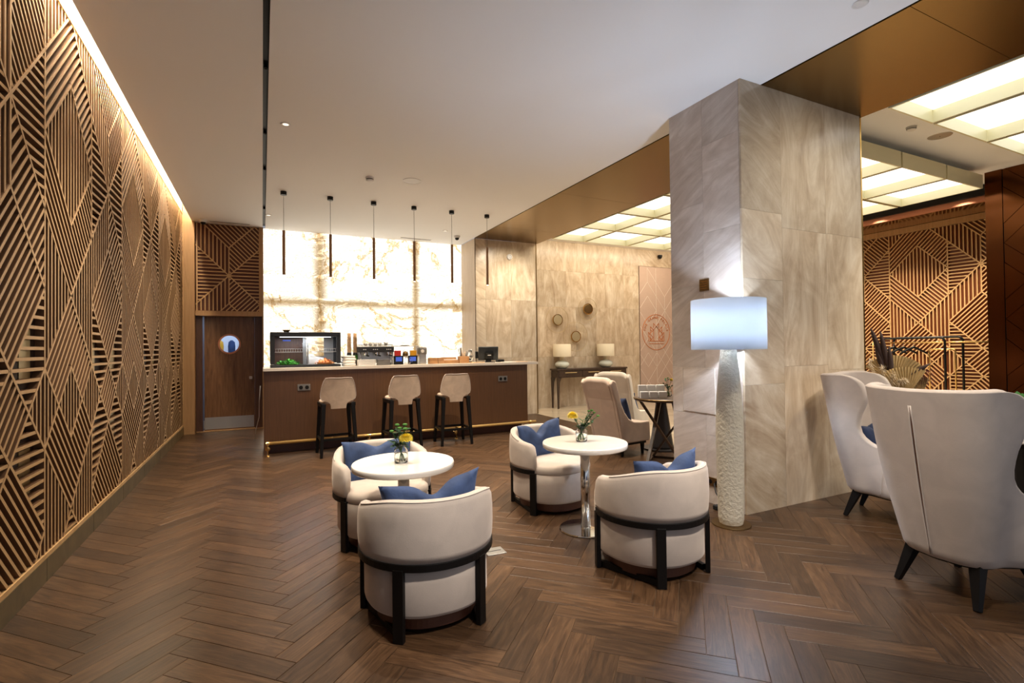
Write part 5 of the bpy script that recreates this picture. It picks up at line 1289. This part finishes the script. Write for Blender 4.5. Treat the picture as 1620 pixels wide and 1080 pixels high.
def table_lamp(x, label):
    t = thing('table_lamp', label, 'lamp', (x, 10.39, .94))
    obj('body', lathe(B(), [(0, 0), (.08, 0), (.12, .02), (.165, .065), (.175, .10), (.16, .14), (.11, .175), (.05, .195), (.045, .20), (0, .20)], 36), 'ceramic', t, smooth=True)
    obj('neck', lathe(B(), [(0, .20), (.045, .20), (.05, .30), (0, .30)], 20), 'shade_cream', t); obj('shade', lathe(B(), [(.215, .285), (.215, .585), (.211, .585), (.211, .285), (.215, .285)], 40), 'shade_cream', t, smooth=True)
    obj('shade_ring', lathe(B(), [(0, .30), (.21, .30), (.21, .305), (0, .305)], 24), 'shade_cream', t)
table_lamp(6.44, 'pale glazed table lamp with cream drum shade below the brass mesh discs'); table_lamp(7.72, 'pale glazed table lamp with cream drum shade nearer the blush panel')
for k, (x, z, r, ro, mm) in enumerate(((6.43, 2.115, .125, .315, 'mesh_disc'), (7.32, 2.40, .125, .28, 'brass_dark'), (6.95, 1.71, .125, .36, 'mesh_disc'))):
    t = thing('wall_disc', ['brass mesh wall disc with wire halo above the lamp farther from the blush panel', 'dark bronze wall disc with wire halo, highest of the three', 'brass mesh wall disc with the widest wire halo, lowest of the three'][k], 'wall lamp', (x, YA, z))
    obj('disc', lathe(B(), [(0, .05), (r*.96, .05), (r, .058), (r, .075), (r*.9, .082), (0, .085)], 36), mm, t, rot=(pi/2, 0, 0)); obj('rim', lathe(B(), [(r, .05), (r+.012, .05), (r+.012, .085), (r, .085), (r, .05)], 36), 'brass', t, rot=(pi/2, 0, 0))
    obj('spacer', disc_solid(B(), .03, 0, .05, 16), 'brass_dark', t, rot=(pi/2, 0, 0))
    obj('halo_ring', tube(B(), [(ro*cos(a), -.055, ro*sin(a)) for a in [q*2*pi/64 for q in range(64)]], .004, 5, closed=True), 'wire', t, smooth=True)
    bm = B()
    for q in range(48):
        a = q*2*pi/48; tube(bm, [(r*cos(a), -.06, r*sin(a)), (ro*cos(a+.25), -.055, ro*sin(a+.25))], .0014, 4, cap=False)
    stuff(obj('halo_wires', bm, 'wire', t))

# ---------------- coat rack in the lobby
t = thing('garment_rack', 'black and brass garment rack in front of the slatted lobby wall', 'coat rack', (10.4, 4.79, 0))
def arch(x, y0, y1, z, r=.07, rad=.018):
    pts = [(x, y0, 0), (x, y0, z-r)]+[(x, y0+r-r*cos(a), z-r+r*sin(a)) for a in [k*pi/12 for k in range(1, 6)]]+[(x, y0+r, z), (x, y1-r, z)]+[(x, y1-r+r*sin(a), z-r+r*cos(a)) for a in [k*pi/12 for k in range(1, 6)]]+[(x, y1, z-r), (x, y1, 0)]
    return tube(B(), pts, rad, 10)
obj('black_arch', arch(-.10, -.34, .62, 1.54), 'black', t, smooth=True); obj('black_arch', arch(.16, -.48, .56, 1.55), 'black', t, smooth=True)
obj('hanging_rail', tube(B(), [(.03, -1.15, 1.46), (.03, .85, 1.46)], .012, 10), 'brass', t, smooth=True); obj('brass_arch', arch(.0, -.44, -.07, 1.34, .03, .012), 'brass', t, smooth=True)
for y in (-1.15, .85): obj('brass_post', tube(B(), [(.03, y, 0), (.03, y, 1.47)], .012, 10), 'brass', t, smooth=True)
obj('base_rail', tube(B(), [(-.10, -.34, .02), (.16, -.48, .02)], .012, 8), 'black', t); obj('base_rail', tube(B(), [(-.10, .62, .02), (.16, .56, .02)], .012, 8), 'black', t)
def hanger(y):
    t = thing('coat_hanger', 'black wide-shouldered coat hanger on the brass rail', 'hanger', (10.43, y, 1.46), -.85, 'hangers on the rack')
    obj('hook', tube(B(), [(.0, .0, .012), (.012, 0, .02), (.024, 0, .008), (.018, 0, -.02), (0, 0, -.035), (0, 0, -.07)], .004, 6), 'chrome', t, smooth=True)
    obj('shoulders', loft(B(), [[(x, -.02*k, -.06-.12*(abs(x)/.2)**1.1), (x, .02*k, -.06-.12*(abs(x)/.2)**1.1), (x, .02*k, -.10-.11*(abs(x)/.2)**1.1), (x, -.02*k, -.10-.11*(abs(x)/.2)**1.1)] for x, k in [(-.2+.4*q/12, 1) for q in range(13)]]), 'black', t, smooth=True)
    return t
h = hanger(5.29)
for y in (5.13, 4.97): copy_tree(h, loc=(10.43, y, 1.46))

# ---------------- dried arrangement beside the column
t = thing('dried_arrangement', 'tall vase of dried palm fans and pampas beside the column', 'dried plants', (5.95, 3.02, 0))
obj('vase', lathe(B(), [(0, 0), (.13, 0), (.17, .25), (.16, .5), (.09, .68), (.08, .74), (.075, .74), (.08, .66), (0, .62)], 32), 'brass_dark', t, smooth=True)
def fan(c, r, a0, a1, nrm, m='dry_palm'):
    bm = B(); n = 22; nrm = Vector(nrm).normalized(); u = nrm.cross(Vector((0, 0, 1))).normalized(); v = u.cross(nrm); c = Vector(c)
    for k in range(n):
        b0, b1 = a0+(a1-a0)*k/n, a0+(a1-a0)*(k+1)/n; bm_ = (b0+b1)/2
        p = [c+(u*cos(b)+v*sin(b))*r*q+nrm*o for b, q, o in ((b0, 1, 0), (bm_, 1.02, .012), (b1, 1, 0))]
        cc = c+(u*cos(bm_)+v*sin(bm_))*r*.08; V = [bm.verts.new(x) for x in [cc]+p]; bm.faces.new((V[0], V[1], V[2])); bm.faces.new((V[0], V[2], V[3]))
    o = obj('palm_fan', bm, m, t); s = o.modifiers.new('solid', 'SOLIDIFY'); s.thickness = .003
    st = obj('fan_stem', tube(B(), [(0, 0, .6), ((c.x)*.6, c.y*.6, (.6+c.z)/2), c], .006, 6), m, t, smooth=True)
nv = (-.85, -.45, .1)
vd = Vector((.895, .446, 0)); vr = Vector((.446, -.895, 0))      # along the sight line, and across it
def Q_(right, z, back=0): return (vr.x*right+vd.x*back, vr.y*right+vd.y*back, z)
fan(Q_(.0, 1.02, 0), .30, radians(35), radians(150), nv); fan(Q_(.10, .88, -.05), .32, radians(15), radians(120), nv); fan(Q_(.20, .82, .0), .28, radians(20), radians(110), (-.8, -.6, .2))
for k, (r_, z_, L_) in enumerate(((-.16, 1.62, .35), (-.09, 1.58, .38), (-.03, 1.42, .35), (-.13, 1.42, .3), (.13, 1.28, .3))):
    tp = Vector(Q_(r_*1.2, z_)); b0 = Vector(Q_(r_*.5, z_-L_*1.1)); mid = b0.lerp(tp, .5)
    if k == 4: tp = Vector(Q_(.30, 1.24)); b0 = Vector(Q_(.0, 1.02)); mid = b0.lerp(tp, .5)
    obj('dark_bract', tube(B(), [b0, b0.lerp(tp, .3), mid, b0.lerp(tp, .8), tp], [.008, .022, .028, .02, .003], 8), 'dry_dark', t, smooth=True)
rr = random.Random(31)
for k in range(4):
    bm = B(); c0 = Vector(Q_(-.15+.06*k, 1.0+.04*(k % 2), -.06)); tp = Vector(Q_(-.20+.10*k, 1.28-.07*k, -.10))
    for q in range(260):
        f = rr.random(); p = c0.lerp(tp, f); dd = Vector((rr.uniform(-1, 1), rr.uniform(-1, 1), rr.uniform(-.3, .8))); leaf_mesh(bm, p, dd, rr.uniform(.03, .075), .0022, 2)
    stuff(obj('pampas_plume', bm, 'pampas', t))
bm = B()
for q in range(200):
    p = Vector(Q_(.26+rr.uniform(-.05, .05), 1.08+rr.uniform(-.06, .08), .03)); leaf_mesh(bm, p, (rr.uniform(-1, 1), rr.uniform(-1, 1), rr.uniform(-.2, 1)), rr.uniform(.03, .07), .003, 2)
stuff(obj('burgundy_sprig', bm, 'burgundy', t))
